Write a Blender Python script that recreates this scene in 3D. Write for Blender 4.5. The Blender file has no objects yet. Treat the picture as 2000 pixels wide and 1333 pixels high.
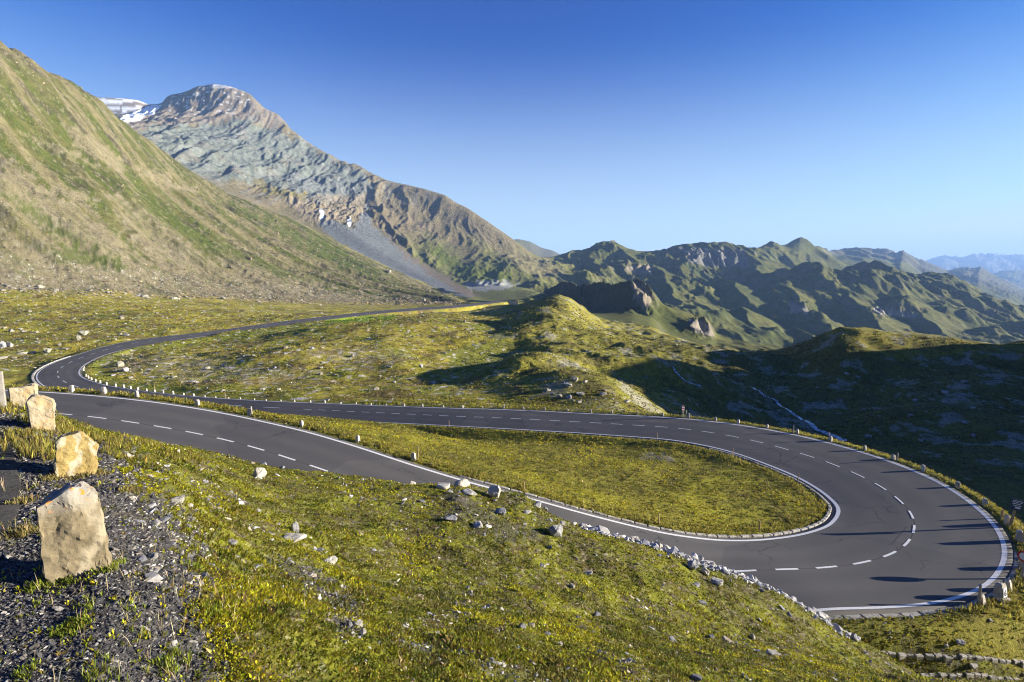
import bpy, bmesh, math, random
import numpy as np
from mathutils import Vector, Matrix
R = math.radians
sc = bpy.context.scene
COL = sc.collection
random.seed(7)
rng = np.random.default_rng(11)

# ------------------------------------------------------------------ camera
PITCH = R(8.2); CAMZ = 30.0
cd = bpy.data.cameras.new("camera"); cam = bpy.data.objects.new("camera", cd); COL.objects.link(cam)
cd.lens = 18.0; cd.sensor_width = 36.0; cd.clip_start = 0.05; cd.clip_end = 60000
cam.location = (0, 0, CAMZ); cam.rotation_euler = (R(90) - PITCH, 0, 0)
sc.camera = cam

# ------------------------------------------------------------------ light
SUN_EL = R(11.0); SUN_AZ = R(90.0)           # azimuth from +Y towards +X
w = bpy.data.worlds.new("World"); sc.world = w; w.use_nodes = True
nt = w.node_tree; nt.nodes.clear()
sky = nt.nodes.new("ShaderNodeTexSky"); sky.sky_type = 'NISHITA'; sky.sun_disc = False
sky.sun_elevation = SUN_EL; sky.sun_rotation = SUN_AZ
sky.altitude = 2400; sky.air_density = 1.0; sky.dust_density = 0.6; sky.ozone_density = 3.0
bg = nt.nodes.new("ShaderNodeBackground"); bg.inputs[1].default_value = 0.06
wo = nt.nodes.new("ShaderNodeOutputWorld")
hsv = nt.nodes.new('ShaderNodeHueSaturation'); hsv.inputs['Saturation'].default_value = 1.12; hsv.inputs['Hue'].default_value = .503
nt.links.new(sky.outputs[0], hsv.inputs['Color']); k1 = nt.nodes.new('ShaderNodeVectorMath'); k1.operation = 'SCALE'; k1.inputs['Scale'].default_value = .216; nt.links.new(hsv.outputs[0], k1.inputs[0])
gm = nt.nodes.new('ShaderNodeSeparateColor'); cmb_ = nt.nodes.new('ShaderNodeCombineColor'); nt.links.new(k1.outputs[0], gm.inputs[0])          # a clear, deep mountain sky that pales towards the horizon
def smath(op, a, b):
    n = nt.nodes.new('ShaderNodeMath'); n.operation = op
    for k, v in ((0, a), (1, b)):
        if isinstance(v, float): n.inputs[k].default_value = v
        else: nt.links.new(v, n.inputs[k])
    return n.outputs[0]
for c_i, (pw, gain, lim) in enumerate(((2.7, 2.5, .66), (1.66, 1.12, .92), (1.0, .92, 1.0))):
    lo = smath('MULTIPLY', smath('POWER', smath('MINIMUM', gm.outputs[c_i], lim), pw), gain)
    nt.links.new(smath('ADD', lo, smath('MULTIPLY', smath('MAXIMUM', smath('SUBTRACT', gm.outputs[c_i], lim), 0.0), .75)), cmb_.inputs[c_i])
k2 = nt.nodes.new('ShaderNodeVectorMath'); k2.operation = 'SCALE'; k2.inputs['Scale'].default_value = 4.63; nt.links.new(cmb_.outputs[0], k2.inputs[0]); tcw = nt.nodes.new('ShaderNodeTexCoord'); sep = nt.nodes.new('ShaderNodeSeparateXYZ'); nt.links.new(tcw.outputs['Generated'], sep.inputs[0])
hzf = nt.nodes.new('ShaderNodeMapRange'); hzf.interpolation_type = 'SMOOTHSTEP'; nt.links.new(sep.outputs['Z'], hzf.inputs[0])       # the sky pales low over the horizon
for k_, v_ in ((1, 0.0), (2, .40), (3, .80), (4, 0.0)): hzf.inputs[k_].default_value = v_
mxw = nt.nodes.new('ShaderNodeMix'); mxw.data_type = 'RGBA'; nt.links.new(hzf.outputs[0], mxw.inputs[0]); nt.links.new(k2.outputs[0], mxw.inputs[6]); mxw.inputs[7].default_value = (3.3, 3.75, 4.2, 1); nt.links.new(mxw.outputs[2], bg.inputs[0]); nt.links.new(bg.outputs[0], wo.inputs[0])
sl = bpy.data.lights.new("sun", 'SUN'); sl.energy = 5.0; sl.angle = R(0.5); sl.color = (1.0, 0.92, 0.79)
so = bpy.data.objects.new("sun", sl); COL.objects.link(so)
sdir = Vector((math.sin(SUN_AZ) * math.cos(SUN_EL), math.cos(SUN_AZ) * math.cos(SUN_EL), math.sin(SUN_EL)))
so.rotation_euler = sdir.to_track_quat('Z', 'Y').to_euler(); so.location = (60, 0, 80)
sc.view_settings.view_transform = 'Standard'; sc.view_settings.look = 'None'
sc.view_settings.exposure = 1.85; sc.view_settings.gamma = 1.0
sc.cycles.use_denoising = True
sc.cycles.filter_width = 1.05; sc.cycles.max_bounces = 4; sc.cycles.diffuse_bounces = 2; sc.cycles.glossy_bounces = 2
sc.cycles.transparent_max_bounces = 4

# ------------------------------------------------------------------ projection of the photograph's own pixels (2000 x 1333)
CP, SP = math.cos(PITCH), math.sin(PITCH)
def tv(v):
    b = (666.5 - np.asarray(v, float)) / 1000.0
    return (-SP + b * CP) / (CP + b * SP)
def vt(t):
    t = np.asarray(t, float); b = (t * CP + SP) / (CP - t * SP)
    return 666.5 - 1000.0 * b
def suv(u, v):
    b = (666.5 - np.asarray(v, float)) / 1000.0
    return (np.asarray(u, float) - 1000.0) / 1000.0 / (CP + b * SP)
def K(u, v, Y): return (float(suv(u, v)), Y, float(tv(v)))
def H(u, Y, z): t = z / Y; return (float(suv(u, vt(t))), Y, t)
def Pz(u, v, z):
    t = tv(v); Y = z / t
    return np.array([suv(u, v) * Y, Y, z])
def project(x, y, z):
    d = y * CP - z * SP
    return 1000 + 1000 * x / d, 666.5 - 1000 * (y * SP + z * CP) / d

# ------------------------------------------------------------------ noise
_ga = np.linspace(0, 2 * np.pi, 257)[:256]
_gx, _gy = np.cos(_ga).astype(np.float32), np.sin(_ga).astype(np.float32)
def _hash(ix, iy, seed):
    h = ix.astype(np.uint32) * np.uint32(374761393) + iy.astype(np.uint32) * np.uint32(668265263) + np.uint32((seed * 2246822519) & 0xffffffff)
    h = (h ^ (h >> np.uint32(13))) * np.uint32(1274126177)
    return (h ^ (h >> np.uint32(16)))
def perlin(x, y, seed=0):
    x = np.asarray(x, np.float32); y = np.asarray(y, np.float32)
    fx, fy = np.floor(x), np.floor(y)
    ix, iy = fx.astype(np.int64), fy.astype(np.int64)
    x = x - fx; y = y - fy
    sx = x * x * x * (x * (x * 6 - 15) + 10); sy = y * y * y * (y * (y * 6 - 15) + 10)
    def g(dx, dy):
        h = _hash(ix + dx, iy + dy, seed) & np.uint32(255)
        return _gx[h] * (x - dx) + _gy[h] * (y - dy)
    a = g(0, 0); a += (g(1, 0) - a) * sx
    b = g(0, 1); b += (g(1, 1) - b) * sx
    return (a + (b - a) * sy) * 1.5
def fbm(x, y, n=4, seed=0, gain=0.5, lac=2.03):
    r = 0; a = 1.0
    for i in range(n):
        r = r + a * perlin(x, y, seed + i * 17); x = x * lac + 3.1; y = y * lac - 1.7; a *= gain
    return r
def ridged(x, y, n=4, seed=0, gain=0.5, lac=2.03):
    r = 0; a = 1.0; wgt = 1.0
    for i in range(n):
        s = 1 - np.abs(perlin(x, y, seed + i * 31)); s = s * s * wgt; wgt = np.clip(s * 1.6, 0, 1)
        r = r + a * s; x = x * lac + 5.3; y = y * lac + 2.9; a *= gain
    return r
def sstep(a, b, x):
    t = np.clip((x - a) / (b - a), 0, 1); return t * t * (3 - 2 * t)

# ------------------------------------------------------------------ the road: both white lines, traced and set at their heights (relative to the eye)
# (uA, vA, uB, vB, zA, zB): A = left-hand line driving towards the camera, B = right-hand line
RS = [
 (980, 587, 985, 590, -22.6, -22.6), (880, 597.6, 884, 602, -22.0, -22.0), (760, 606.2, 762, 611, -21.6, -21.6), (640, 618, 642, 624.5, -21.1, -21.1), (520, 632.5, 523, 640.5, -20.6, -20.6),
 (390, 650.5, 393, 658.5, -20.1, -20.1), (260, 665.5, 278, 675.8, -19.7, -19.7), (190, 681.5, 232, 686, -19.5, -19.5),
 (150, 694, 201, 695, -19.3, -19.3), (112.5, 706.5, 176, 706.5, -19.2, -19.2), (84, 720, 160, 717, -19.1, -19.1),
 (71, 734, 154, 727.5, -19.0, -19.0), (76, 748, 158, 736, -18.9, -18.9), (103, 763.5, 172, 743, -18.8, -18.8),
 (150, 778, 205, 753, -18.7, -18.7), (260, 795, 290, 766, -18.4, -18.4), (390, 808, 400, 777, -18.0, -18.0),
 (520, 816, 525, 784.5, -17.4, -17.4), (650, 822, 655, 790, -16.9, -16.9), (780, 827.5, 780, 795, -16.3, -16.3), (890, 833, 888, 798.5, -15.8, -15.8),
 (1010, 839.5, 1000, 801.7, -15.4, -15.4), (1150, 848, 1140, 808.5, -15.0, -15.0), (1250, 855, 1248, 813.7, -14.7, -14.7),
 (1310, 860, 1320, 817.8, -14.55, -14.5), (1356, 867, 1369.5, 822, -14.45, -14.35), (1428, 883.5, 1460.5, 834, -14.35, -14.15), (1500, 909, 1567.5, 854, -14.25, -13.95),
 (1557, 933, 1674.5, 882, -14.2, -13.8), (1594, 954, 1755, 909, -14.15, -13.7), (1618, 971.5, 1835, 943.5, -14.1, -13.6), (1632, 985.5, 1888.5, 978, -14.1, -13.55),
 (1637.5, 995, 1931, 1013, -14.05, -13.5), (1637, 1004, 1958, 1053, -14.0, -13.45), (1633, 1013.5, 1963.5, 1085.5, -14.0, -13.4), (1625, 1022.5, 1955, 1112, -13.95, -13.4),
 (1612, 1031, 1931, 1141.5, -13.9, -13.35), (1590, 1039, 1888.5, 1163, -13.85, -13.3), (1560, 1047, 1835, 1177.5, -13.8, -13.25), (1515, 1053.7, 1755, 1187, -13.7, -13.2),
 (1470, 1057.3, 1674.5, 1190, -13.55, -13.1), (1425, 1057.6, 1610, 1190, -13.4, -13.0)]
NB = [(1354, 1052, -13.1), (1300, 1043.5, -12.85), (1240, 1030.5, -12.6), (1135, 1003, -12.05), (1030, 974, -11.55), (925, 946, -11.05), (820, 914.7, -10.55),
      (690, 872, -9.9), (600, 845.5, -9.5), (520, 826.5, -9.2), (390, 800.5, -8.75), (260, 782, -8.35), (109, 769, -8.0), (-60, 761, -7.6), (-300, 755, -7.0), (-600, 752, -6.4)]
CDASH = [(117, 800), (172, 805), (233, 812), (296, 820), (356, 830), (412, 841), (462, 853), (516, 867), (570, 882), (622, 899), (682, 918), (737, 936)]
rA = [Pz(a, b, z) for a, b, _, _, z, _ in RS]; rB = [Pz(a, b, z) for _, _, a, b, _, z in RS]
nA = np.array([Pz(*q) for q in NB])
_uz = np.array([q[0] for q in NB])[::-1]; _zz = np.array([q[2] for q in NB])[::-1]
cD = np.array([Pz(a, b, np.interp(a - 35, _uz, _zz)) for a, b in CDASH])
lastW = np.linalg.norm(rB[-1][:2] - rA[-1][:2])
for i in range(len(nA)):
    d = nA[min(i + 1, len(nA) - 1)] - nA[max(i - 1, 0)]; d = d[:2] / np.linalg.norm(d[:2])
    nrm = np.array([-d[1], d[0]])
    if nrm[1] > 0: nrm = -nrm
    rel = cD[:, :2] - nA[i, :2]; along = rel @ d; off = rel @ nrm
    u = NB[i][0]
    o = np.argsort(along)
    W = 2 * np.interp(0, along[o], off[o]) if 100 < u < 700 else None
    rA.append(nA[i]); rB.append((W, nrm))
Ws = [(NB[i][0], rB[len(RS) + i][0]) for i in range(len(nA)) if rB[len(RS) + i][0] is not None]
wu = np.array([a for a, _ in Ws])[::-1]; ww = np.array([b for _, b in Ws])[::-1]
wu = np.append(wu, 1425.0); ww = np.append(ww, lastW)
for i in range(len(nA)):
    W, nrm = rB[len(RS) + i]
    W = np.interp(NB[i][0], wu, ww)
    rB[len(RS) + i] = np.array([nA[i][0] + nrm[0] * W, nA[i][1] + nrm[1] * W, nA[i][2]])
rA = np.array(rA); rB = np.array(rB)
print("road widths", np.round(np.linalg.norm(rA[:, :2] - rB[:, :2], axis=1), 1))
def catmull(P, T, t):
    """interpolate rows of P given at parameters T at new parameters t (cubic Hermite with finite difference tangents)"""
    m = np.gradient(P, T, axis=0)
    i = np.clip(np.searchsorted(T, t, side='right') - 1, 0, len(T) - 2)
    h = (T[i + 1] - T[i])[:, None]; x = ((t - T[i]) / (T[i + 1] - T[i]))[:, None]
    return (2*x**3 - 3*x**2 + 1) * P[i] + (x**3 - 2*x**2 + x) * h * m[i] + (-2*x**3 + 3*x**2) * P[i + 1] + (x**3 - x**2) * h * m[i + 1]
def smooth1(a, n):
    for _ in range(n):
        b = a.copy(); b[1:-1] = 0.25 * a[:-2] + 0.5 * a[1:-1] + 0.25 * a[2:]; a = b
    return a
cen = (rA + rB) / 2
Tk = np.concatenate([[0], np.cumsum(np.linalg.norm(np.diff(cen, axis=0), axis=1))])
ts = [0.0]
while ts[-1] < Tk[-1]:
    c = catmull(cen, Tk, np.array([ts[-1]]))[0]
    ts.append(ts[-1] + np.clip(0.012 * np.linalg.norm(c), 0.35, 3.0))
ts = np.array(ts[:-1])
EA = catmull(rA, Tk, ts); EB = catmull(rB, Tk, ts)
EA = smooth1(EA, 5); EB = smooth1(EB, 5)
EA[:, 2] = smooth1(EA[:, 2], 12); EB[:, 2] = smooth1(EB[:, 2], 12)
EC = (EA + EB) / 2
RL = np.concatenate([[0], np.cumsum(np.linalg.norm(np.diff(EC, axis=0), axis=1))])
print("road length", RL[-1], len(ts))

# ------------------------------------------------------------------ terrain: ridge, crest and foot lines of the place, from near to far
CURVES = []
def curve(name, pts, sig): CURVES.append((name, sorted(pts), sig))
curve('start', [H(-600, .5, -1.9), H(300, .5, -1.9), H(1000, .5, -2.1), H(2000, .5, -2.6), H(2600, .5, -2.8)], 8)
curve('front', [H(-600, 2.06, -1.85), H(0, 2.06, -1.85), H(200, 2.12, -1.9), H(500, 2.45, -2.2), H(800, 3.1, -2.8), H(1000, 3.68, -3.3), H(1300, 4.8, -4.3), H(1560, 6.2, -5.6), H(1800, 8.4, -7.5), H(2000, 10.4, -9.4), H(2600, 11.5, -12)], 14)
curve('slope', [K(-500, 960, 4.4), K(0, 975, 4.25), K(130, 1000, 4.05), K(220, 985, 4.4), K(350, 1010, 4.75), K(500, 1090, 5.5), K(800, 1130, 8), K(1000, 1150, 8.9), K(1300, 1210, 10.2), K(1560, 1262, 11), K(1800, 1335, 11.6), K(2000, 1400, 11.8), H(2600, 13, -14)], 14)
curve('crest', [K(-500, 780, 8.5), K(0, 788, 8.6), K(60, 792, 9), K(108, 813, 10), K(210, 846, 12), K(330, 873, 14), K(400, 886, 16), K(500, 905, 17.5), K(600, 924, 18), K(740, 942, 18), K(850, 951, 17.3), K(900, 950, 16.8), K(960, 974, 16), K(1050, 1000, 15.6),
     K(1150, 1030, 15.2), K(1240, 1058, 15), K(1300, 1075, 15), K(1400, 1106, 15), K(1450, 1126, 15), K(1500, 1150, 15), K(1560, 1183, 14.8), K(1650, 1237, 14.4), K(1720, 1277, 14), K(1800, 1322, 13), K(1900, 1385, 12.6), H(2000, 12.8, -13.2), H(2600, 14.5, -15.5)], 5)
curve('cut', [H(-500, 16, -6.6), H(0, 17.5, -7.0), H(210, 20, -8.2), H(400, 21, -9), H(520, 21.5, -9.4), H(740, 20, -10.2), H(925, 18, -11.2), H(1300, 16.6, -13), H(1560, 16.8, -13.9), H(1650, 17, -14.7), H(1800, 16, -15.3), H(2000, 16, -15.8), H(2600, 17, -16)], 10)
curve('wallfoot', [H(-500, 27, -7.5), H(0, 27, -8.2), H(520, 25.5, -9.5), H(925, 21.5, -11.2), H(1300, 20, -13), H(1610, 18.6, -13.9), K(1700, 1262, 18.3), K(1800, 1272, 18.1), K(1900, 1274, 18.05), K(2000, 1280, 18.1), K(2200, 1300, 18)], 10)
curve('nearfar', [H(-500, 36, -7.6), H(0, 33, -8.3), H(260, 31, -8.6), H(520, 30, -9.4), H(925, 25, -11.2), H(1300, 23.4, -13), H(1500, 24, -13.8), H(1640, 22, -13.9), H(1800, 21, -13.9), K(1900, 1195, 19.4), K(2000, 1195, 19.8), K(2300, 1200, 20)], 10)
curve('infield', [H(-500, 48, -13), H(0, 46, -13), H(250, 44, -12.6), H(400, 42, -12.1), K(500, 811, 40), K(560, 813, 40), K(620, 816, 40), K(700, 823, 39), K(750, 829, 38.5), K(800, 838, 38), K(900, 868, 36), K(1100, 900, 34), K(1300, 940, 31.5), K(1500, 980, 29), K(1620, 1000, 27.5), H(2000, 24, -13.9), H(2300, 24, -15.5)], 10)
curve('midnear', [H(-500, 70, -18.6), H(0, 66, -18.6), H(300, 55, -18.4), H(500, 52, -17.5), H(780, 50, -16.5), H(1068, 45.5, -15.4), H(1300, 41.8, -14.7), H(1434, 37.5, -14.4), H(1557, 33, -14.3), H(1638, 29, -14), H(1800, 29, -13.8), H(2000, 27, -15.5), H(2300, 27, -19)], 10)
curve('midfar', [H(-500, 90, -18.8), H(0, 92, -19), H(100, 88, -19), H(200, 82, -18.9), H(390, 71, -18.2), H(520, 67, -17.5), H(780, 58.5, -16.4), H(1000, 55, -15.5), H(1250, 50.5, -14.9), H(1460, 45.5, -14.4), H(1567, 42.5, -14.3), H(1675, 39, -14.3), H(1755, 36.5, -14.6), H(1835, 34, -15), H(1931, 31, -17), H(2000, 31, -20), H(2300, 32, -23)], 10)
curve('beyond', [K(-500, 715, 105), K(0, 708, 106), K(100, 712, 104), K(200, 724, 95), K(300, 742, 86), K(400, 752, 80), K(600, 766, 72), K(800, 778, 66), K(900, 786, 62), K(1000, 793, 60), K(1100, 798, 57), K(1200, 802, 54), H(1300, 53, -17), H(1400, 53, -21), H(1500, 51, -24), H(1700, 46, -25), H(1850, 41, -25), H(2000, 40, -26), H(2300, 42, -27)], 10)
curve('hollow', [K(-500, 690, 115), K(0, 690, 113), K(100, 692, 113), K(200, 702, 110), K(300, 710, 107), K(400, 712, 106), K(600, 712, 100), K(800, 716, 97), K(880, 730, 92), K(960, 740, 88), K(1040, 735, 88), K(1100, 725, 92), K(1200, 730, 95), K(1240, 745, 96), K(1300, 758, 98), K(1380, 760, 106), K(1480, 770, 108), K(1560, 805, 98), K(1640, 862, 84), K(1750, 868, 78), K(1900, 855, 76), K(2000, 850, 76), K(2300, 850, 76)], 12)
curve('meadow', [K(-500, 645, 155), K(0, 645, 156), K(150, 652, 150), K(260, 669, 133), K(390, 655, 152), K(520, 637, 179), K(640, 640, 175), K(760, 640, 172), K(880, 645, 165), K(1000, 664, 158), K(1060, 648, 158), K(1100, 652, 155), K(1200, 690, 140), K(1300, 705, 138), K(1400, 718, 135), K(1480, 728, 132), K(1640, 760, 112), K(1800, 765, 108), K(2000, 745, 108), K(2300, 745, 108)], 12)
curve('foot', [K(-500, 545, 200), K(0, 565, 230), K(200, 573, 270), K(400, 581, 330), K(600, 590, 420), K(750, 592, 495), K(850, 592, 500), K(900, 595, 430), K(960, 594, 340), K(985, 602, 280), K(1005, 606, 265), K(1030, 600, 255), K(1058, 589, 252), K(1090, 582, 250), K(1108, 589, 245), K(1125, 603, 240), K(1140, 618, 235),
     K(1160, 632, 230), K(1180, 643, 225), K(1230, 655, 220), K(1300, 663, 213), K(1380, 681, 203), K(1450, 691, 193), K(1510, 692, 180), K(1540, 685, 165), K(1580, 671, 152), K(1618, 656, 146), K(1640, 648, 142), K(1680, 648, 140), K(1740, 655, 139), K(1800, 660, 137), K(1870, 668, 135), K(1940, 679, 130), K(1970, 674, 133), K(2000, 668, 135), K(2300, 640, 140)], 4)
curve('lower', [K(-500, 150, 330), K(0, 300, 370), K(200, 358, 440), K(300, 398, 500), K(450, 458, 580), K(600, 502, 680), K(740, 547, 720), K(800, 566, 740), K(850, 580, 700), K(900, 594, 560), K(960, 598, 430), K(1000, 600, 480), K(1040, 598, 560), K(1070, 600, 640), K(1090, 602, 690), K(1120, 603, 670), K(1180, 605, 600), K(1236, 606, 535), K(1258, 612, 530), K(1275, 616, 520), H(1300, 480, -60), H(1400, 420, -75), H(1540, 300, -72), H(1640, 230, -55), H(2000, 230, -60), H(2300, 230, -60)], 4)
curve('second', [K(-500, -150, 460), K(-200, -40, 490), K(0, 91, 520), K(60, 128, 550), K(100, 152, 570), K(150, 176, 600), K(180, 194, 620), K(240, 246, 670), K(300, 287, 720), K(340, 318, 760), K(380, 344, 800), K(440, 383, 850), K(520, 415, 920), K(600, 446, 980), K(650, 474, 1000), K(700, 500, 1000), K(760, 528, 980), K(800, 548, 960), K(850, 572, 900), K(900, 592, 760), K(960, 597, 560),
     K(1000, 592, 560), K(1030, 584, 620), K(1060, 575, 700), K(1080, 562, 760), K(1090, 560, 740), K(1120, 556, 710), K(1180, 553, 640), K(1238, 553, 562), K(1256, 562, 557), K(1268, 578, 553), K(1290, 598, 570), K(1330, 606, 575), K(1368, 620, 560), K(1385, 630, 550), K(1395, 655, 540), K(1430, 668, 520), K(1500, 682, 500), H(1600, 480, -82), H(2000, 460, -88), H(2300, 460, -90)], 3)
curve('behind', [H(-500, 1000, 240), H(0, 1020, 240), H(180, 1150, 235), H(300, 1200, 225), H(380, 1200, 185), H(450, 1210, 160), H(520, 1240, 130), H(600, 1260, 90), H(700, 1180, 27), H(800, 1080, -22), H(880, 930, -42), H(940, 800, -50), H(1000, 720, -48), H(1100, 760, -44), H(1250, 760, -75), H(1400, 720, -112), H(1640, 700, -128), H(2000, 700, -150), H(2300, 700, -150)], 10)
curve('valley', [H(-500, 1300, 300), K(180, 270, 1400), K(300, 272, 1420), K(380, 300, 1420), K(450, 330, 1420), K(520, 370, 1400), K(600, 400, 1400), K(660, 430, 1350), K(700, 462, 1290), K(760, 500, 1220), K(830, 538, 1130), K(900, 555, 1060), K(960, 556, 1020), K(1000, 560, 1000), K(1060, 565, 1000), K(1130, 585, 1000), K(1250, 600, 1000), K(1330, 612, 1000), K(1400, 630, 980), K(1520, 660, 950), K(1640, 665, 950), K(1800, 670, 950), K(2000, 690, 950), K(2300, 700, 950)], 12)
curve('middle', [H(-500, 1600, 400), K(180, 240, 1660), K(300, 243, 1700), K(380, 240, 1720), K(450, 262, 1720), K(520, 300, 1680), K(600, 338, 1650), K(700, 395, 1570), K(760, 430, 1500), K(830, 465, 1430), K(900, 500, 1340), K(960, 512, 1290), K(1000, 512, 1280), K(1040, 520, 1300), K(1080, 532, 1300), K(1130, 549, 1280), K(1200, 545, 1350), K(1300, 550, 1350), K(1400, 562, 1350), K(1470, 575, 1380), K(1520, 550, 1420), K(1560, 534, 1460), K(1600, 524, 1500), K(1640, 527, 1500), K(1680, 522, 1500), K(1708, 521, 1480), K(1730, 530, 1500), K(1780, 535, 1520), K(1850, 546, 1520), K(1900, 568, 1500), K(1950, 590, 1480), K(2000, 606, 1460), K(2300, 680, 1400)], 4)
curve('saddle', [H(-500, 1800, 420), K(180, 232, 1840), K(300, 224, 1850), K(450, 215, 1860), K(600, 310, 1780), K(700, 360, 1700), K(830, 415, 1620), K(900, 450, 1540), K(960, 478, 1480), K(1010, 500, 1450), K(1060, 520, 1480), K(1130, 530, 1560), K(1200, 505, 1650), K(1300, 512, 1680), K(1400, 515, 1700), K(1470, 520, 1720), H(1560, 1800, -40), H(1700, 1850, -60), H(1850, 1900, -120), H(2000, 1900, -200), H(2300, 1900, -250)], 8)
curve('skyline', [H(-500, 2000, 400), K(180, 226, 2000), K(240, 226, 2000), K(270, 217, 2000), K(293, 208, 2000), K(318, 203, 2000), K(325, 192, 2000), K(340, 186, 2000), K(355, 184, 2000), K(385, 171, 2000), K(415, 166, 2000), K(450, 171, 2000), K(488, 185, 1990), K(501, 198, 1980), K(517, 214, 1970), K(542, 224, 1960), K(558, 239, 1950), K(566, 252, 1940), K(598, 277, 1920), K(625, 293, 1900), K(663, 314, 1880), K(672, 316, 1875), K(682, 323, 1870), K(692, 321, 1860), K(704, 326, 1850), K(720, 337, 1840), K(760, 355, 1800), K(790, 361, 1780), K(830, 370, 1750), K(870, 382, 1720), K(890, 396, 1700), K(910, 405, 1690), K(950, 432, 1650), K(1000, 466, 1610), K(1040, 496, 1600), K(1055, 504, 1650),
     K(1075, 502, 1750), K(1100, 497, 1820), K(1150, 487, 1850), K(1168, 477, 1850), K(1195, 473, 1850), K(1206, 478, 1860), K(1222, 486, 1870), K(1250, 490, 1880), K(1275, 491, 1900), K(1290, 492, 1900), K(1303, 487, 1900), K(1320, 480, 1910), K(1368, 475, 1920), K(1378, 478, 1920), K(1395, 474, 1920), K(1420, 474, 1930), K(1440, 481, 1960), K(1470, 489, 2050), K(1490, 482, 2250), K(1512, 475, 2350), K(1528, 479, 2400), K(1538, 477, 2450), K(1552, 470, 2500), K(1563, 467, 2500), K(1590, 479, 2550), K(1612, 489, 3000), K(1625, 492, 3900), K(1650, 489, 4300), K(1680, 487, 4500), K(1698, 488, 4600), K(1706, 491, 4600), K(1732, 491, 4700), K(1752, 499, 4700), K(1761, 492, 4700), K(1770, 497, 4700), K(1795, 512, 4800), K(1810, 516, 5000), K(1830, 522, 5300), K(1850, 531, 5600), K(1868, 527, 5800), K(1890, 524, 5800), K(1900, 526, 5800), K(1915, 523, 5800), K(1935, 535, 5800), K(1970, 553, 5600), K(2000, 568, 5500), K(2300, 640, 5400)], 1.2)
curve('back', [H(-500, 2300, 380), H(180, 2250, 540), H(300, 2250, 560), H(450, 2300, 500), H(700, 2200, 250), H(900, 2200, 130), H(1000, 2300, -20), H(1100, 2400, -100), H(1300, 2400, -100), H(1500, 2900, -100), H(1640, 5300, -100), H(1800, 6000, -150), H(2000, 6800, -300), H(2300, 6800, -400)], 8)
curve('fargap', [K(-500, 260, 2750), K(170, 194, 2750), K(180, 193, 2750), K(215, 194, 2750), K(247, 196, 2750), K(269, 199, 2750), K(282, 204, 2750), K(293, 209, 2750), K(330, 235, 2750), H(450, 2750, 480), H(700, 2800, 200), H(900, 3000, 0), K(960, 490, 4000), K(1000, 470, 4300), K(1012, 468, 4300), K(1036, 473, 4300), K(1058, 485, 4300), K(1080, 490, 4300), K(1095, 498, 4300), K(1130, 512, 4300), H(1300, 4300, -150), H(1700, 7000, -250), H(1800, 8000, -250), K(1930, 538, 8500), K(1960, 531, 8500), K(1985, 529, 8500), K(2000, 532, 8500), K(2300, 540, 8500)], 2)
curve('farback', [H(-500, 9500, -300), H(1000, 9500, -400), H(2300, 10500, -500)], 2)
curve('blue', [K(-500, 560, 14000), K(1500, 560, 14000), K(1790, 520, 14000), K(1808, 513, 14000), K(1825, 505, 14000), K(1845, 501, 14000), K(1880, 501, 14000), K(1920, 498, 14000), K(1942, 496, 14000), K(1965, 500, 14000), K(2000, 500, 14000), K(2300, 505, 14000)], 1.5)
curve('last', [H(-500, 16000, -600), H(2300, 16000, -600)], 2)

S = np.concatenate([np.linspace(-2.6, -1.14, 60)[:-1], np.linspace(-1.14, 1.14, 1250), 1.14 + np.cumsum(np.geomspace(0.0022, 0.08, 110))])
NS = len(S)
def logs(a, b, n): return np.exp(np.linspace(math.log(a), math.log(b), n))[:-1]
YS = np.concatenate([logs(.5, 1.7, 20), logs(1.7, 8, 190), logs(8, 24, 260), logs(24, 95, 300), logs(95, 345, 230), logs(345, 1270, 300), logs(1270, 2060, 190), logs(2060, 16000, 210), [16000]])
NY = len(YS)
def gsm(a, sig):
    n = int(4 * sig) + 1; k = np.exp(-0.5 * (np.arange(-n, n + 1) / sig) ** 2); k /= k.sum()
    return np.convolve(np.pad(a, n, mode='edge'), k, 'valid')
KX = np.empty((len(CURVES), NS)); KZ = np.empty((len(CURVES), NS))
for i, (nm, pts, sig) in enumerate(CURVES):
    p = np.array(pts)
    ly = np.interp(S, p[:, 0], np.log(p[:, 1])); t = np.interp(S, p[:, 0], p[:, 2])
    ly = gsm(ly, max(sig, 4)); t = gsm(t, sig)
    KX[i] = np.exp(ly); KZ[i] = t * KX[i]
for i in range(1, len(CURVES)):
    KX[i] = np.maximum(KX[i], KX[i - 1] * 1.012)
def pchip_cols(X, Z, ys):
    h = np.diff(X, axis=0); d = np.diff(Z, axis=0) / h
    m = np.zeros_like(Z)
    w1 = 2 * h[1:] + h[:-1]; w2 = h[1:] + 2 * h[:-1]
    same = d[:-1] * d[1:] > 0
    with np.errstate(divide='ignore', invalid='ignore'):
        hm = (w1 + w2) / (w1 / d[:-1] + w2 / d[1:])
    m[1:-1] = np.where(same, hm, 0); m[0] = d[0]; m[-1] = d[-1]
    out = np.empty((len(ys), X.shape[1])); ki = np.empty((len(ys), X.shape[1]))
    c = np.arange(X.shape[1])
    for j, y in enumerate(ys):
        i = np.clip((X <= y).sum(0) - 1, 0, len(X) - 2)
        hh = h[i, c]; x = np.clip((y - X[i, c]) / hh, 0, 1)
        out[j] = (2*x**3-3*x**2+1)*Z[i, c] + (x**3-2*x**2+x)*hh*m[i, c] + (-2*x**3+3*x**2)*Z[i+1, c] + (x**3-x**2)*hh*m[i+1, c]
        ki[j] = i + x
    return out, ki
GZ, KI = pchip_cols(KX, KZ, YS)
GY = np.repeat(YS[:, None], NS, 1); GX = GY * S[None, :]
IDX = {nm: i for i, (nm, _, _) in enumerate(CURVES)}
U0, V0 = project(GX, GY, GZ)
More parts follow.
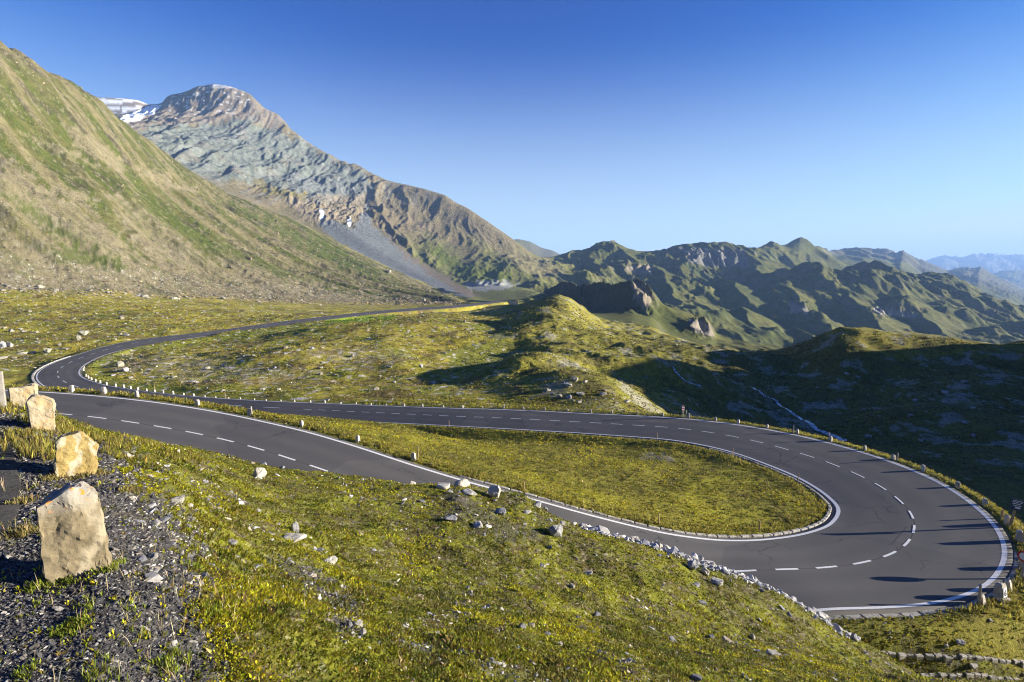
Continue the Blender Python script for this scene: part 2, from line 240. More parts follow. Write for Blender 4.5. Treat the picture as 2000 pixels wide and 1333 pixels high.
X32, Y32 = GX.astype(np.float32), GY.astype(np.float32)

def bump(u, v, Y, amp, rx, ry, rot=0.0, p=1.0):
    global GZ
    x0, y0 = float(suv(u, v)) * Y, Y
    rows = np.where(np.abs(YS - y0) < 3.2 * max(rx, ry))[0]
    if not len(rows): return
    a, b = rows[0], rows[-1] + 1
    dx, dy = GX[a:b] - x0, GY[a:b] - y0
    c, s_ = math.cos(rot), math.sin(rot)
    q = ((dx * c + dy * s_) / rx) ** 2 + ((-dx * s_ + dy * c) / ry) ** 2
    GZ[a:b] += amp * np.exp(-0.5 * q ** p)

# knolls and hollows of the pasture
bump(1100, 735, 82, 0.0, 10, 8)
BUMPS = [
 (1045, 705, 92, 3.3, 7, 9, 0.2), (1000, 730, 84, 1.2, 7, 6, 0), (1085, 762, 70, 1.5, 7, 6, 0), (1165, 764, 68, .9, 6, 7, 0.5), (1010, 985, 15.8, .42, .55, .9, .3), (935, 968, 16.0, .12, .4, .5, 0),
 (1062, 640, 175, 4.2, 7, 14, 0), (1010, 662, 150, 2.0, 6, 9, 0), (1180, 668, 160, 2.0, 8, 8, 0), (1150, 700, 120, 1.2, 5, 7, 0),
 (1330, 690, 150, 2.4, 16, 6, 0), (1420, 700, 142, 2.0, 18, 6, 0), (1280, 735, 108, 2.2, 8, 6, 0), (1360, 735, 108, 1.8, 9, 6, 0),
 (560, 700, 108, 1.4, 18, 7, 0), (460, 720, 98, 1.2, 14, 6, 0), (700, 690, 118, 1.3, 16, 10, 0), (330, 705, 105, .9, 9, 6, 0),
 (900, 640, 190, 3.0, 22, 26, 0), (760, 655, 160, 1.5, 16, 14, 0), (640, 655, 150, 1.2, 18, 9, 0), (930, 690, 118, -1.6, 14, 10, 0),
 (620, 622, 215, -0.8, 30, 6, 0),
 (1750, 830, 88, 2.5, 10, 5, 0), (1880, 760, 105, 2.5, 14, 7, 0),
 (1700, 648, 160, 1.2, 10, 8, 0)]
for q in BUMPS: bump(*q)
# unseen shoulder added to the right, beyond the frame, to shade the stream valley
xx, yy = GX, GY
GZ += np.where(GY < 600, 1, 0) * (sstep(70, 150, xx) * sstep(28, 46, yy) * (1 - sstep(116, 143, yy))) * 30.0 * (GX / np.maximum(GY, 1) > 1.2) * sstep(1.2, 1.5, GX / np.maximum(GY, 1))

def inpoly_(poly, f, U, V):
    """soft mask of a patch of hillside, given by its outline as surveyed from the eye point"""
    p = np.array(poly, np.float32); n = len(p)
    ins = np.zeros(U.shape, bool); dmin = np.full(U.shape, 1e9, np.float32)
    u0, v0, u1, v1 = p[:, 0].min() - 3*f, p[:, 1].min() - 3*f, p[:, 0].max() + 3*f, p[:, 1].max() + 3*f
    sel = (U > u0) & (U < u1) & (V > v0) & (V < v1)
    out = np.zeros(U.shape, np.float32)
    if not sel.any(): return out
    x, y = U[sel], V[sel]; nz = perlin(x / 14, y / 14, 5) * f * 1.2 + perlin(x / 5, y / 5, 6) * f * .5
    ii = np.zeros(x.shape, bool); dm = np.full(x.shape, 1e9, np.float32)
    for i in range(n):
        a, b = p[i], p[(i + 1) % n]
        c = ((a[1] > y) != (b[1] > y)) & (x < (b[0] - a[0]) * (y - a[1]) / (b[1] - a[1] + 1e-9) + a[0]); ii ^= c
        e = b - a; t = np.clip(((x - a[0]) * e[0] + (y - a[1]) * e[1]) / (e @ e + 1e-9), 0, 1)
        dm = np.minimum(dm, np.hypot(x - a[0] - t * e[0], y - a[1] - t * e[1]))
    sd = np.where(ii, dm, -dm) + nz
    out[sel] = sstep(-f * .5, f * .5, sd); return out
# --- relief by noise, scaled to the distance
def band(a, b, c, d, x): return sstep(a, b, x) * (1 - sstep(c, d, x))
def rows(y0, y1):
    r = np.where((YS >= y0) & (YS <= y1))[0]; return slice(r[0], r[-1] + 1)
r_ = rows(1.0, 30); a = band(1.2, 2.5, 22, 28, Y32[r_])
a = a * sstep(-1.02, -.80, (GX / GY)[r_] + .03 * (Y32[r_] - 3)); GZ[r_] += a * (0.10 * fbm(X32[r_] / 2.3, Y32[r_] / 2.3, 3, 1) + 0.035 * fbm(X32[r_] / .45, Y32[r_] / .45, 3, 5))
r_ = rows(24, 60); a = band(24, 30, 46, 58, Y32[r_])
GZ[r_] += a * (0.10 * fbm(X32[r_] / 4, Y32[r_] / 4, 4, 11))
r_ = rows(50, 420); a = band(55, 80, 300, 400, Y32[r_])
GZ[r_] += a * (0.75 * fbm(X32[r_] / 26, Y32[r_] / 26, 3, 21) + 0.26 * fbm(X32[r_] / 6, Y32[r_] / 6, 4, 25) )
GZ[r_] += a * (1 - .75 * sstep(1460, 1600, U0[r_])) * sstep(930, 1030, U0[r_]) * (.42 * (ridged(X32[r_] / 11, Y32[r_] / 13, 4, 33, gain=.55) - .8) + .22 * fbm(X32[r_] / 4.5, Y32[r_] / 4.5, 3, 35))
GZ[r_] += a * (1 - .6 * sstep(1460, 1600, U0[r_])) * sstep(950, 1050, U0[r_]) * 1.0 * (ridged(X32[r_] / 30, Y32[r_] / 30, 4, 29) - .8)
# mountain on the left (streaks of gullies down the fall line), massif and the hills beyond
fall = X32 * .294 + Y32 * .956; along = X32 * .956 - Y32 * .294
left = 1 - sstep(860, 960, U0)
r_ = rows(225, 1300)
GZ[r_] += left[r_] * band(float(IDX['foot']) - .1, IDX['foot'] + .2, IDX['second'] - .1, IDX['second'] + .3, KI[r_]) * .55 * ridged(X32[r_] / 7, Y32[r_] / 7, 3, 43, gain=.6)
m = left[r_] * band(float(IDX['foot']), IDX['foot'] + .5, IDX['second'] + .6, IDX['second'] + 1.2, KI[r_])
GZ[r_] += m * (6.0 * ridged(fall[r_] / 42, along[r_] / 330, 3, 41) + 1.6 * fbm(fall[r_] / 14, along[r_] / 80, 3, 47) + .9 * fbm(X32[r_] / 16, Y32[r_] / 16, 4, 49) - 4)
mm = (1 - sstep(1040, 1130, U0)); r_ = rows(1000, 2300)
m = mm[r_] * band(IDX['behind'] + .1, IDX['valley'], IDX['saddle'] + .25, IDX['skyline'] + .1, KI[r_])
cl = 1 - sstep(720, 860, U0[r_])
U0, V0 = project(GX, GY, GZ)
chute = inpoly_([(605, 440), (640, 422), (690, 445), (708, 396), (732, 430), (775, 470), (830, 510), (890, 545), (955, 580), (890, 598), (820, 565), (700, 505)], 7, U0.astype(np.float32), V0.astype(np.float32)); m = m * (1 - .96 * chute[r_])
GZ[r_] += m * ((4.5 + 4.5 * cl) * (ridged(X32[r_] / 90 + .4 * perlin(X32[r_] / 200, Y32[r_] / 200, 3), Y32[r_] / 300, 5, 51, gain=.62) - .9) + (.9 + 2.3 * cl) * (ridged((X32[r_] + 16 * fbm(X32[r_] / 60, Y32[r_] / 90, 3, 52)) / 27, (Y32[r_] + 40 * fbm(X32[r_] / 50, Y32[r_] / 90, 2, 54)) / 150, 4, 53, gain=.65) - .9) + .9 * fbm(X32[r_] / 17, Y32[r_] / 17, 3, 59) + 2.5 * cl * fbm(X32[r_] / 40, Y32[r_] / 40, 4, 57))
def spur(pts, kl, kr, soft=4.0):
    """a ridge that runs down a hillside through the given points; kl, kr: how steeply its two sides fall"""
    p = np.array([[float(suv(u, v)) * Y, Y, float(tv(v)) * Y] for u, v, Y in pts])
    L = np.concatenate([[0], np.cumsum(np.linalg.norm(np.diff(p[:, :2], axis=0), axis=1))]); n = int(L[-1] / 12) + 2
    q = np.stack([np.interp(np.linspace(0, L[-1], n), L, p[:, k]) for k in range(3)], 1)
    a_, b_ = p[:, 1].min() - 420, p[:, 1].max() + 200; r = rows(max(a_, 420), b_); sm = (np.abs(S - p[:, 0].mean() / p[:, 1].mean()) < .35); cs = np.where(sm)[0]; cs = slice(cs[0], cs[-1] + 1)
    x, y, z = GX[r, cs], GY[r, cs], GZ[r, cs]; wob = 14 * fbm(x / 120, y / 120, 3, 91); x = x + wob
    best = np.full(x.shape, -1e9)
    for i in range(n - 1):
        a, e = q[i], q[i + 1] - q[i]; t = np.clip(((x - a[0]) * e[0] + (y - a[1]) * e[1]) / (e[0]**2 + e[1]**2), 0, 1)
        dx, dy = x - a[0] - e[0] * t, y - a[1] - e[1] * t; d = np.hypot(dx, dy)
        h = a[2] + e[2] * t - d * np.where(dx < 0, kl, kr); best = np.maximum(best, h)
    best += 2.5 * fbm(x / 40, y / 60, 3, 93)
    GZ[r, cs] = np.logaddexp(z / soft, best / soft) * soft - np.where(best > z - 30, .0, 0)
rt = sstep(1000, 1120, U0)
r_ = rows(420, 2200)
m = rt[r_] * band(IDX['lower'] + .2, IDX['second'] - .1, IDX['skyline'] - .25, IDX['skyline'] + .1, KI[r_])
wob = 60 * perlin(X32[r_] / 350, Y32[r_] / 350, 71)
amp = 5 + 17 * band(IDX['behind'], IDX['valley'], IDX['saddle'] - .3, IDX['skyline'], KI[r_])
GZ[r_] += m * amp * (ridged((X32[r_] + wob) / 230, (Y32[r_] + wob) / 330, 2, 61, gain=.5) - .75 + .9 * fbm((X32[r_] + wob) / 130, Y32[r_] / 170, 5, 63, gain=.46))
GZ[r_] += m * (.35 + .65 * sstep(600, 1200, Y32[r_])) * (7.5 * (ridged((X32[r_] + .3 * wob) / 62, Y32[r_] / 130, 4, 65, gain=.6) - .9))
for q_ in [([(1172, 476, 1850), (1152, 498, 1700), (1168, 516, 1500), (1185, 540, 1350)], .85, .5), ([(1200, 474, 1850), (1245, 515, 1550), (1275, 545, 1350)], .9, .55),
           ([(1420, 475, 1930), (1462, 500, 1750), (1478, 525, 1550), (1520, 560, 1300)], .9, .45), ([(1368, 477, 1920), (1345, 497, 1750), (1330, 520, 1550)], .8, .7), ([(1275, 515, 1550), (1300, 545, 1300), (1330, 590, 1080)], .8, .5),
           ([(1400, 538, 1450), (1440, 552, 1320), (1470, 590, 1150)], .8, .5), ([(1500, 545, 1400), (1537, 562, 1250), (1560, 585, 1150), (1600, 640, 980)], .8, .55), ([(1618, 522, 1500), (1652, 545, 1360), (1645, 565, 1260), (1690, 605, 1080), (1720, 640, 980)], .8, .5),
           ([(1708, 520, 1480), (1740, 556, 1320), (1790, 600, 1160), (1840, 650, 1000)], .8, .5), ([(1770, 533, 1600), (1850, 572, 1400), (1900, 620, 1200)], .7, .6), ([(1440, 600, 1050), (1475, 640, 900), (1520, 680, 800)], .6, .45), ([(1360, 585, 1120), (1400, 618, 980), (1440, 655, 860)], .6, .45), ([(1560, 640, 900), (1600, 670, 800)], .6, .5),
           ([(1560, 467, 2500), (1575, 492, 2250), (1590, 520, 2000)], .9, .55), ([(1512, 475, 2350), (1530, 497, 2100), (1545, 518, 1950)], .9, .5), ([(1761, 492, 4700), (1800, 522, 4300), (1860, 552, 3800)], .9, .6), ([(1700, 489, 4600), (1712, 515, 4100)], .9, .7), ([(1650, 489, 4300), (1668, 512, 3900)], .9, .7), ([(1905, 524, 5800), (1950, 555, 5200), (2000, 590, 4700)], .9, .6), ([(742, 395, 1560), (752, 420, 1490), (760, 445, 1420), (790, 470, 1330)], 1.6, .95), ([(770, 440, 1450), (790, 470, 1360), (815, 500, 1260)], 1.5, .95), ([(825, 460, 1440), (845, 500, 1330), (858, 520, 1260)], 1.3, .95), ([(985, 530, 1240), (1010, 548, 1160), (1045, 556, 1100)], 1.0, .8)]:
    spur(*q_)
# crags: broken rock faces of the hills to the right
U1, V1 = project(GX, GY, GZ)
for u, v, ru, rv, y0, y1, am in ((1255, 582, 26, 34, 500, 640, 9), (1368, 640, 28, 20, 480, 620, 8), (1245, 528, 34, 12, 1250, 1750, 16), (1400, 503, 75, 20, 1550, 1950, 26), (1560, 603, 24, 14, 950, 1350, 14), (1740, 610, 60, 12, 950, 1350, 10), (660, 412, 60, 24, 1250, 1800, 6), (1150, 580, 90, 26, 540, 760, 9), (1150, 556, 80, 8, 540, 800, 3)):
    r = rows(y0, y1); g_ = np.exp(-((U1[r] - u) / ru) ** 2 - ((V1[r] - v) / rv) ** 2); l = am * 2.2
    GZ[r] += am * g_ * (ridged(X32[r] / l + .4 * perlin(Y32[r] / l, X32[r] / l, 97), Y32[r] / (l * 3), 4, 95, gain=.6) - .9)
r_ = rows(1500, 15500)
m = band(1600, 1900, 9000, 12000, Y32[r_]) * (.5 + .5 * sstep(2000, 4500, Y32[r_])) * rt[r_] * sstep(1460, 1560, U0[r_])
GZ[r_] += m * 34 * (ridged(X32[r_] / 330, Y32[r_] / 900, 5, 81) - .9) * (1 - .45 * band(IDX['skyline'] - .15, IDX['skyline'] - .05, IDX['skyline'] + .05, IDX['skyline'] + .2, KI[r_]))
m = sstep(9500, 12500, Y32[r_])
GZ[r_] += m * 70 * (ridged(X32[r_] / 500, Y32[r_] / 900, 4, 85) - .9)

# --- the road bed is cut into the slope
rr = rows(9, 340)
PX = np.stack([GX[rr].ravel(), GY[rr].ravel()], 1).astype(np.float32)
ci = np.empty(len(PX), np.int32); C2 = EC[:, :2].astype(np.float32); cc = (C2 ** 2).sum(1)
for k in range(0, len(PX), 60000):
    q = PX[k:k + 60000]; ci[k:k + 60000] = np.argmin(cc[None] - 2 * q @ C2.T, 1)
best = np.full(len(PX), 1e9, np.float32); lat = np.zeros(len(PX), np.float32); fi = np.zeros(len(PX), np.float32)
for o_ in (-2, -1, 0, 1):
    i0 = np.clip(ci + o_, 0, len(EC) - 2); e = EC[i0 + 1, :2] - EC[i0, :2]; r0 = PX - EC[i0, :2]
    t0 = np.clip((r0 * e).sum(1) / (e * e).sum(1), 0, 1); dv_ = r0 - e * t0[:, None]; dd = np.hypot(dv_[:, 0], dv_[:, 1])
    sgn = np.sign(e[:, 1] * r0[:, 0] - e[:, 0] * r0[:, 1]); k = dd < best
    best[k] = dd[k]; lat[k] = (dd * sgn)[k]; fi[k] = (i0 + t0)[k]
def at_i(arr):
    i0 = np.clip(fi.astype(int), 0, len(arr) - 2); t0 = fi - i0; return arr[i0] * (1 - t0) + arr[i0 + 1] * t0
e_ = EB[:, :2] - EA[:, :2]; d_ = np.gradient(EC[:, :2], axis=0)
sideB = np.sign(np.median(e_[:, 0] * d_[:, 1] - e_[:, 1] * d_[:, 0])); lat = lat * sideB
wid = np.linalg.norm(EB - EA, axis=1)
perp = np.abs(e_[:, 0] * d_[:, 1] - e_[:, 1] * d_[:, 0]) / np.hypot(d_[:, 0], d_[:, 1]); perp = smooth1(perp, 4)
wv_ = at_i(perp); q = best - wv_ / 2
zr = at_i(EC[:, 2]) + np.clip(lat / wv_, -.62, .62) * at_i(EB[:, 2] - EA[:, 2])
zr = zr.reshape(GZ[rr].shape); q = q.reshape(zr.shape); lat = lat.reshape(zr.shape); RI = ci.reshape(zr.shape)
wide = np.where((RI > len(EC) * 0.6) & (lat > 0), 1.3 + 1.3 * sstep(11.5, 17, GX[rr]), 2.6)      # a steep cut on the uphill side of the upper leg
bl = 1 - sstep(0.75, 0.75 + wide, q)
dip = np.where(q < .3, -0.14, np.where(q < .6, -0.05, 0.0))
GZ[rr] = GZ[rr] * (1 - bl) + (zr + dip + 0.03) * bl
RQ = np.full(GZ.shape, 99.0); RQ[rr] = q

def ground(x, y):
    s = np.clip(x / np.maximum(y, .5), S[0], S[-1]); ly = np.clip(y, YS[0], YS[-1])
    j = np.clip(np.searchsorted(YS, ly) - 1, 0, NY - 2); i = np.clip(np.searchsorted(S, s) - 1, 0, NS - 2)
    fy = (ly - YS[j]) / (YS[j + 1] - YS[j]); fs = (s - S[i]) / (S[i + 1] - S[i])
    return (GZ[j, i] * (1 - fy) + GZ[j + 1, i] * fy) * (1 - fs) + (GZ[j, i + 1] * (1 - fy) + GZ[j + 1, i + 1] * fy) * fs
def sample(G, x, y):
    s = np.clip(x / np.maximum(y, .5), S[0], S[-1]); ly = np.clip(y, YS[0], YS[-1])
    return G[np.clip(np.searchsorted(YS, ly), 0, NY - 1), np.clip(np.searchsorted(S, s), 0, NS - 1)]
def hit(u, v, y0=1.5, y1=900):
    """the first ground point seen at a pixel of the photograph"""
    t = float(tv(v)); s = float(suv(u, v))
    ys = np.exp(np.linspace(math.log(y0), math.log(y1), 3000))
    g = ground(s * ys, ys) - t * ys
    k = np.argmax(g > 0)
    y = ys[k] if g.max() > 0 else ys[-1]
    return np.array([s * y, y, float(ground(np.array([s * y]), np.array([y]))[0])])
# ------------------------------------------------------------------ what the ground is made of (albedo per vertex: rock, scree, turf, snow, and some painted shade)
U, V = project(GX, GY, GZ)
U = U.astype(np.float32); V = V.astype(np.float32)
C3 = lambda *c: np.array(c, np.float32)
GRASS_Y, GRASS_O, GRASS_G, GRASS_B, DRY = C3(.310, .265, .034), C3(.215, .185, .032), C3(.165, .205, .020), C3(.150, .108, .040), C3(.310, .250, .110)
TAN, SCREE, BLUE, GREY, BRN, SNOW, PALE, DARKG = C3(.42, .33, .20), C3(.275, .215, .132), C3(.140, .155, .128), C3(.145, .155, .150), C3(.185, .150, .105), C3(.82, .85, .9), C3(.50, .46, .38), C3(.105, .105, .110)
COLR = np.empty(GZ.shape + (3,), np.float32)
def mix(m, c):
    global COLR
    m = np.clip(m, 0, 1).astype(np.float32)[..., None]
    COLR = COLR * (1 - m) + c * m
inpoly = lambda poly, f=6: inpoly_(poly, f, U, V)
Xn, Yn = X32, Y32
n1 = fbm(Xn / 30, Yn / 30, 4, 101); n2 = fbm(Xn / 7, Yn / 7, 4, 103); n3 = fbm(Xn / 1.6, Yn / 1.6, 3, 105)
n4 = perlin(Xn / .5, Yn / .5, 107)
COLR[:] = GRASS_O
mix(.55 + .9 * n1, GRASS_Y); mix(.45 * sstep(0, .6, n2 - .4 * n1), GRASS_G); mix(.75 * sstep(.1, .6, -n2 + .3 * n3), GRASS_B); mix(.5 * sstep(.15, .7, n3), DRY)
# relief of the wider country
HI = (KI > IDX['foot'] + .05)
slope_left = (1 - sstep(860, 930, U)) * (KI + .10 * fbm(Xn / 14, Yn / 14, 3, 109) > IDX['foot'] + .0) * (KI < IDX['second'] + .3)
st = fbm(fall / 17, along / 190, 4, 111); st2 = fbm(fall / 5, along / 40, 3, 113); st3 = fbm(Xn / 22, Yn / 22, 5, 115)
far = HI & (Yn > 300)
m = slope_left.astype(np.float32)
mix(m, C3(.122, .112, .030))
mix(m * (.15 + .8 * sstep(-.12, .22, st + .25 * st3 + .2 * st2)), C3(.225, .178, .088)); mix(m * .8 * sstep(.15, .55, -st + .5 * st3 + .1), C3(.092, .108, .016)); mix(m * .85 * sstep(.25, .8, st3 + .5 * st2), C3(.080, .060, .034))
mix(m * .7 * sstep(.4, .9, st2 + .3 * st), C3(.28, .22, .135))
topbr = m * sstep(330, 60, V + .25 * U); mix(topbr * .45 * sstep(-.3, .5, st3), C3(.17, .125, .075))
for poly in ([(-80, 480), (70, 470), (190, 505), (330, 530), (450, 555), (600, 566), (720, 580), (720, 596), (560, 592), (400, 585), (200, 577), (-80, 570)], [(210, 380), (260, 395), (400, 500), (520, 560), (470, 580), (300, 520), (240, 440)], [(-50, 300), (40, 330), (180, 420), (330, 540), (200, 540), (60, 430), (-50, 380)], [(420, 480), (520, 520), (700, 575), (600, 585), (480, 560)]):
    k = inpoly(poly, 22) * m; mix(k * (.72 + .5 * st2), SCREE)
for poly in ([(120, 240), (170, 262), (250, 318), (235, 340), (150, 290)], [(40, 262), (130, 290), (200, 330), (120, 300)], [(270, 325), (330, 340), (345, 365), (300, 360)], [(320, 358), (385, 366), (385, 374), (325, 366)], [(100, 380), (160, 372), (200, 392), (140, 392)]):
    mix(inpoly(poly, 9) * m * .7, C3(.31, .24, .145))
for poly in ([(0, 385), (60, 420), (190, 505), (250, 525), (200, 500), (60, 400)], [(60, 480), (160, 490), (260, 512), (230, 522), (120, 510)], [(260, 360), (340, 430), (470, 500), (600, 545), (560, 545), (420, 490), (300, 420)], [(430, 385), (520, 425), (640, 480), (760, 540), (700, 540), (520, 440)]):
    mix(inpoly(poly, 14) * m * .75, C3(.082, .100, .014))
m_slope = m.copy(); sp1 = fbm(Xn / 3.2, Yn / 5, 3, 117); mix(m * .6 * sstep(.45, .7, sp1 + .3 * st3), C3(.30, .25, .17)); mix(m * .45 * sstep(.4, .7, -sp1 + .3 * st2), C3(.070, .062, .024))
# ---- the massif
ms = ((1 - sstep(1085, 1150, U)) * (KI > IDX['second'] + .55) * (Yn < 2300)).astype(np.float32)
k3 = fbm(Xn / 45, Yn / 60, 5, 121); k4 = ridged(Xn / 26, Yn / 160, 3, 125)
mix(ms, C3(.140, .118, .060)); mix(ms * sstep(-.1, .5, k3) * .6, C3(.19, .155, .095)); mix(ms * sstep(450, 520, V + 30 * k3) * .7, C3(.125, .140, .030))
mix(ms * inpoly([(690, 320), (760, 350), (880, 380), (1000, 465), (1120, 545), (1040, 540), (940, 470), (850, 420), (760, 400), (700, 380)], 12) * .6, C3(.175, .145, .088))
mix(ms * inpoly([(230, 200), (415, 150), (520, 205), (560, 240), (545, 262), (480, 235), (400, 246), (300, 246), (240, 270)], 8), C3(.185, .150, .105))
mix(ms * inpoly([(250, 268), (300, 246), (400, 246), (480, 232), (545, 258), (600, 280), (660, 316), (720, 342), (730, 372), (690, 384), (600, 392), (560, 380), (500, 356), (440, 352), (400, 350), (330, 330), (290, 300), (250, 280)], 9), BLUE)
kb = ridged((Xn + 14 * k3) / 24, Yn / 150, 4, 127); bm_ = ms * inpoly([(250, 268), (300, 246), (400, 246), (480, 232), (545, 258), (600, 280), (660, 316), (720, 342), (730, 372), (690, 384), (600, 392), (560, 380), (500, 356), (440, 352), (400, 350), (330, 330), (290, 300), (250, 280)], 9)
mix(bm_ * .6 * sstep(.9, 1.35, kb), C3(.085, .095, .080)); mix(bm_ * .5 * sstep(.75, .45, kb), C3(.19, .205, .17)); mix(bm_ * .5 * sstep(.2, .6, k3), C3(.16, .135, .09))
mix(ms * inpoly([(560, 340), (640, 345), (720, 350), (715, 395), (640, 395), (560, 380)], 9) * .5, GREY)
mix(ms * inpoly([(560, 378), (640, 384), (722, 378), (715, 440), (680, 432), (640, 445), (600, 425), (560, 400)], 7) * (.5 + .6 * sstep(-.3, .3, k3)), C3(.215, .175, .115))
mix(ms * inpoly([(490, 345), (560, 372), (600, 378), (590, 390), (520, 378)], 6) * .8, C3(.16, .135, .04))
mix(ms * inpoly([(620, 440), (640, 425), (690, 448), (716, 400), (726, 440), (790, 490), (860, 545), (930, 578), (890, 592), (820, 560), (700, 500)], 5), GREY)
mix(ms * inpoly([(740, 440), (770, 470), (820, 510), (880, 545), (940, 580), (915, 582), (850, 545), (790, 500)], 7) * .9, C3(.165, .13, .095))
mix(ms * inpoly([(820, 455), (870, 470), (930, 520), (1000, 530), (990, 570), (930, 560), (880, 530), (840, 490)], 10) * .85, C3(.100, .120, .020))
mix(ms * inpoly([(720, 380), (760, 400), (850, 440), (940, 500), (920, 520), (850, 480), (790, 450), (740, 440)], 10) * .5, C3(.17, .135, .085))
mix(ms * inpoly([(905, 555), (960, 545), (1010, 555), (1000, 566), (930, 570)], 6) * .8, C3(.30, .30, .28))
mix(ms * sstep(1.0, 1.4, k4 + .3 * k3) * .35 * (V < 400), C3(.20, .21, .20))
sn = inpoly([(318, 205), (345, 184), (415, 160), (490, 186), (505, 205), (440, 220), (380, 228), (335, 232)], 8)
mix(ms * .5 * sn * sstep(.42, .5, fbm(Xn / 30 + GZ.astype(np.float32) / 60, GZ.astype(np.float32) / 7, 4, 131)), SNOW)
mix(ms * inpoly([(300, 205), (322, 203), (300, 222), (260, 238), (225, 236), (250, 222)], 3), SNOW)
mix(ms * inpoly([(624, 408), (633, 412), (634, 425), (627, 430)], 1.5), SNOW); mix(ms * inpoly([(680, 430), (685, 424), (686, 442), (681, 445)], 1.5), SNOW)
mix(ms * (V < 173) * (U > 410) * (U < 492) * .3, SNOW)
sh = ((KI > IDX['back']) * (U < 340) * (Yn < 3600)).astype(np.float32)
mix(sh, C3(.24, .19, .13)); mix(sh * sstep(-.1, .12, np.sin(V * .42) * .5 + fbm(Xn / 60, Yn / 60, 3, 141)) * .95, SNOW)
# ---- the hills to the right and the ranges behind
hr = (sstep(985, 1060, U) * (KI > IDX['foot'] + .35) * (1 - ms)).astype(np.float32)
h1 = fbm(Xn / 90, Yn / 90, 4, 151); h2 = fbm(Xn / 25, Yn / 40, 4, 153)
gz_s = np.gradient(GZ, axis=0) / np.gradient(GY, axis=0); steep = np.hypot(gz_s, np.gradient(GZ, axis=1) / np.gradient(GX, axis=1)).astype(np.float32)
mix(hr, C3(.105, .118, .030)); mix(hr * (.35 + .9 * h1), C3(.155, .150, .036)); mix(hr * sstep(.1, .6, h2) * .5, C3(.075, .085, .025))
mix(hr * sstep(.85, 1.4, steep + .35 * h2) * .8, C3(.17, .15, .105))
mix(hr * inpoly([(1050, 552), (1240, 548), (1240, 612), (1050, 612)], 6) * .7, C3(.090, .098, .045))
mix(hr * inpoly([(1230, 550), (1262, 556), (1272, 590), (1262, 612), (1240, 585)], 3) * .95, C3(.30, .25, .175))
mix(hr * inpoly([(1345, 622), (1385, 632), (1394, 656), (1365, 652), (1345, 636)], 3) * .95, C3(.30, .26, .20))
mix(hr * inpoly([(1222, 522), (1255, 520), (1275, 518), (1272, 536), (1235, 536)], 3) * .9, C3(.31, .26, .19))
mix(hr * inpoly([(1330, 486), (1450, 488), (1466, 520), (1400, 524), (1350, 512)], 5) * .9, C3(.22, .21, .195))
mix(hr * inpoly([(1540, 590), (1572, 596), (1580, 612), (1545, 612)], 3) * .9, C3(.30, .27, .22))
mix(hr * inpoly([(1700, 600), (1780, 612), (1800, 620), (1720, 616)], 3) * .8, C3(.40, .37, .32))
mix(hr * (Yn > 3300) * .7, C3(.15, .14, .105)); mix((KI > IDX['farback']) * 1.0, C3(.2, .19, .17))
# ---- stream valley, knolls, trails and bare ground near the road
nearv = ((KI > IDX['midfar']) & (KI < IDX['foot'] + .3)).astype(np.float32)
dk = sstep(1200, 1420, U) * nearv * sstep(648, 660, V)  # shade of valley and right hill put into the colour, sunlit rim left golden
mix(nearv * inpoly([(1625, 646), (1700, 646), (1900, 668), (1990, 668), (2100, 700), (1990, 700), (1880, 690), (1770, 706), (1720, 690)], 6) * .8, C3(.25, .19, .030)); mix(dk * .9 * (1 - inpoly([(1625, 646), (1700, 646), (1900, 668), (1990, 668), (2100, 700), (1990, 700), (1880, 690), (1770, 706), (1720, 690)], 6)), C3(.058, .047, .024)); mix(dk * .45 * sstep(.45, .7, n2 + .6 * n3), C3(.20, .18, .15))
mix(nearv * inpoly([(1060, 760), (1120, 742), (1180, 752), (1232, 792), (1180, 796), (1080, 780)], 10) * (.5 + .8 * n2), C3(.36, .33, .27))
mix(nearv * inpoly([(1040, 700), (1100, 705), (1140, 720), (1090, 726)], 8) * (.4 + .8 * n2), C3(.38, .34, .27))
for poly, wv in (([(1310, 712), (1330, 735), (1352, 752), (1372, 758), (1366, 748), (1340, 730)], 4), ([(1420, 756), (1462, 758), (1500, 775), (1545, 810), (1480, 790), (1440, 766)], 9), ([(1200, 735), (1240, 745), (1220, 780), (1260, 770), (1330, 815), (1290, 800), (1225, 775)], 5), ([(1500, 800), (1550, 835), (1580, 850), (1520, 838)], 8), ([(1720, 740), (1800, 760), (1900, 775), (1960, 790), (1880, 795), (1790, 775)], 8), ([(1460, 755), (1500, 770), (1518, 785), (1520, 796), (1560, 820), (1600, 838), (1650, 868), (1640, 870), (1590, 848), (1540, 815), (1505, 790)], 4)):
    mix(nearv * inpoly(poly, wv) * .6 * sstep(-.25, .25, n3), C3(.34, .33, .31))
mix(nearv * inpoly([(170, 700), (200, 690), (260, 676), (420, 655), (640, 627), (640, 640), (420, 668), (260, 690), (200, 722), (230, 742), (400, 766), (380, 774), (190, 748)], 6) * .55, GRASS_G)
mix(nearv * inpoly([(640, 622), (780, 615), (760, 626), (640, 634)], 4) * .8, C3(.15, .24, .015))
mix(nearv * inpoly([(860, 690), (960, 665), (1040, 665), (1030, 690), (960, 735), (900, 735)], 8) * .6, C3(.135, .165, .02))
for poly in ([(190, 700), (300, 690), (420, 700), (520, 720), (640, 730), (560, 745), (380, 745), (260, 730)], [(560, 690), (700, 680), (800, 700), (700, 715)]):
    mix(nearv * inpoly(poly, 18) * (.25 + .9 * sstep(-.1, .5, n3)), C3(.30, .26, .15))
mix(nearv * sstep(.55, .72, n3 + .25 * n2 + .12 * n4) * (U < 1000) * .9, PALE)
rk = nearv * sstep(930, 1040, U)
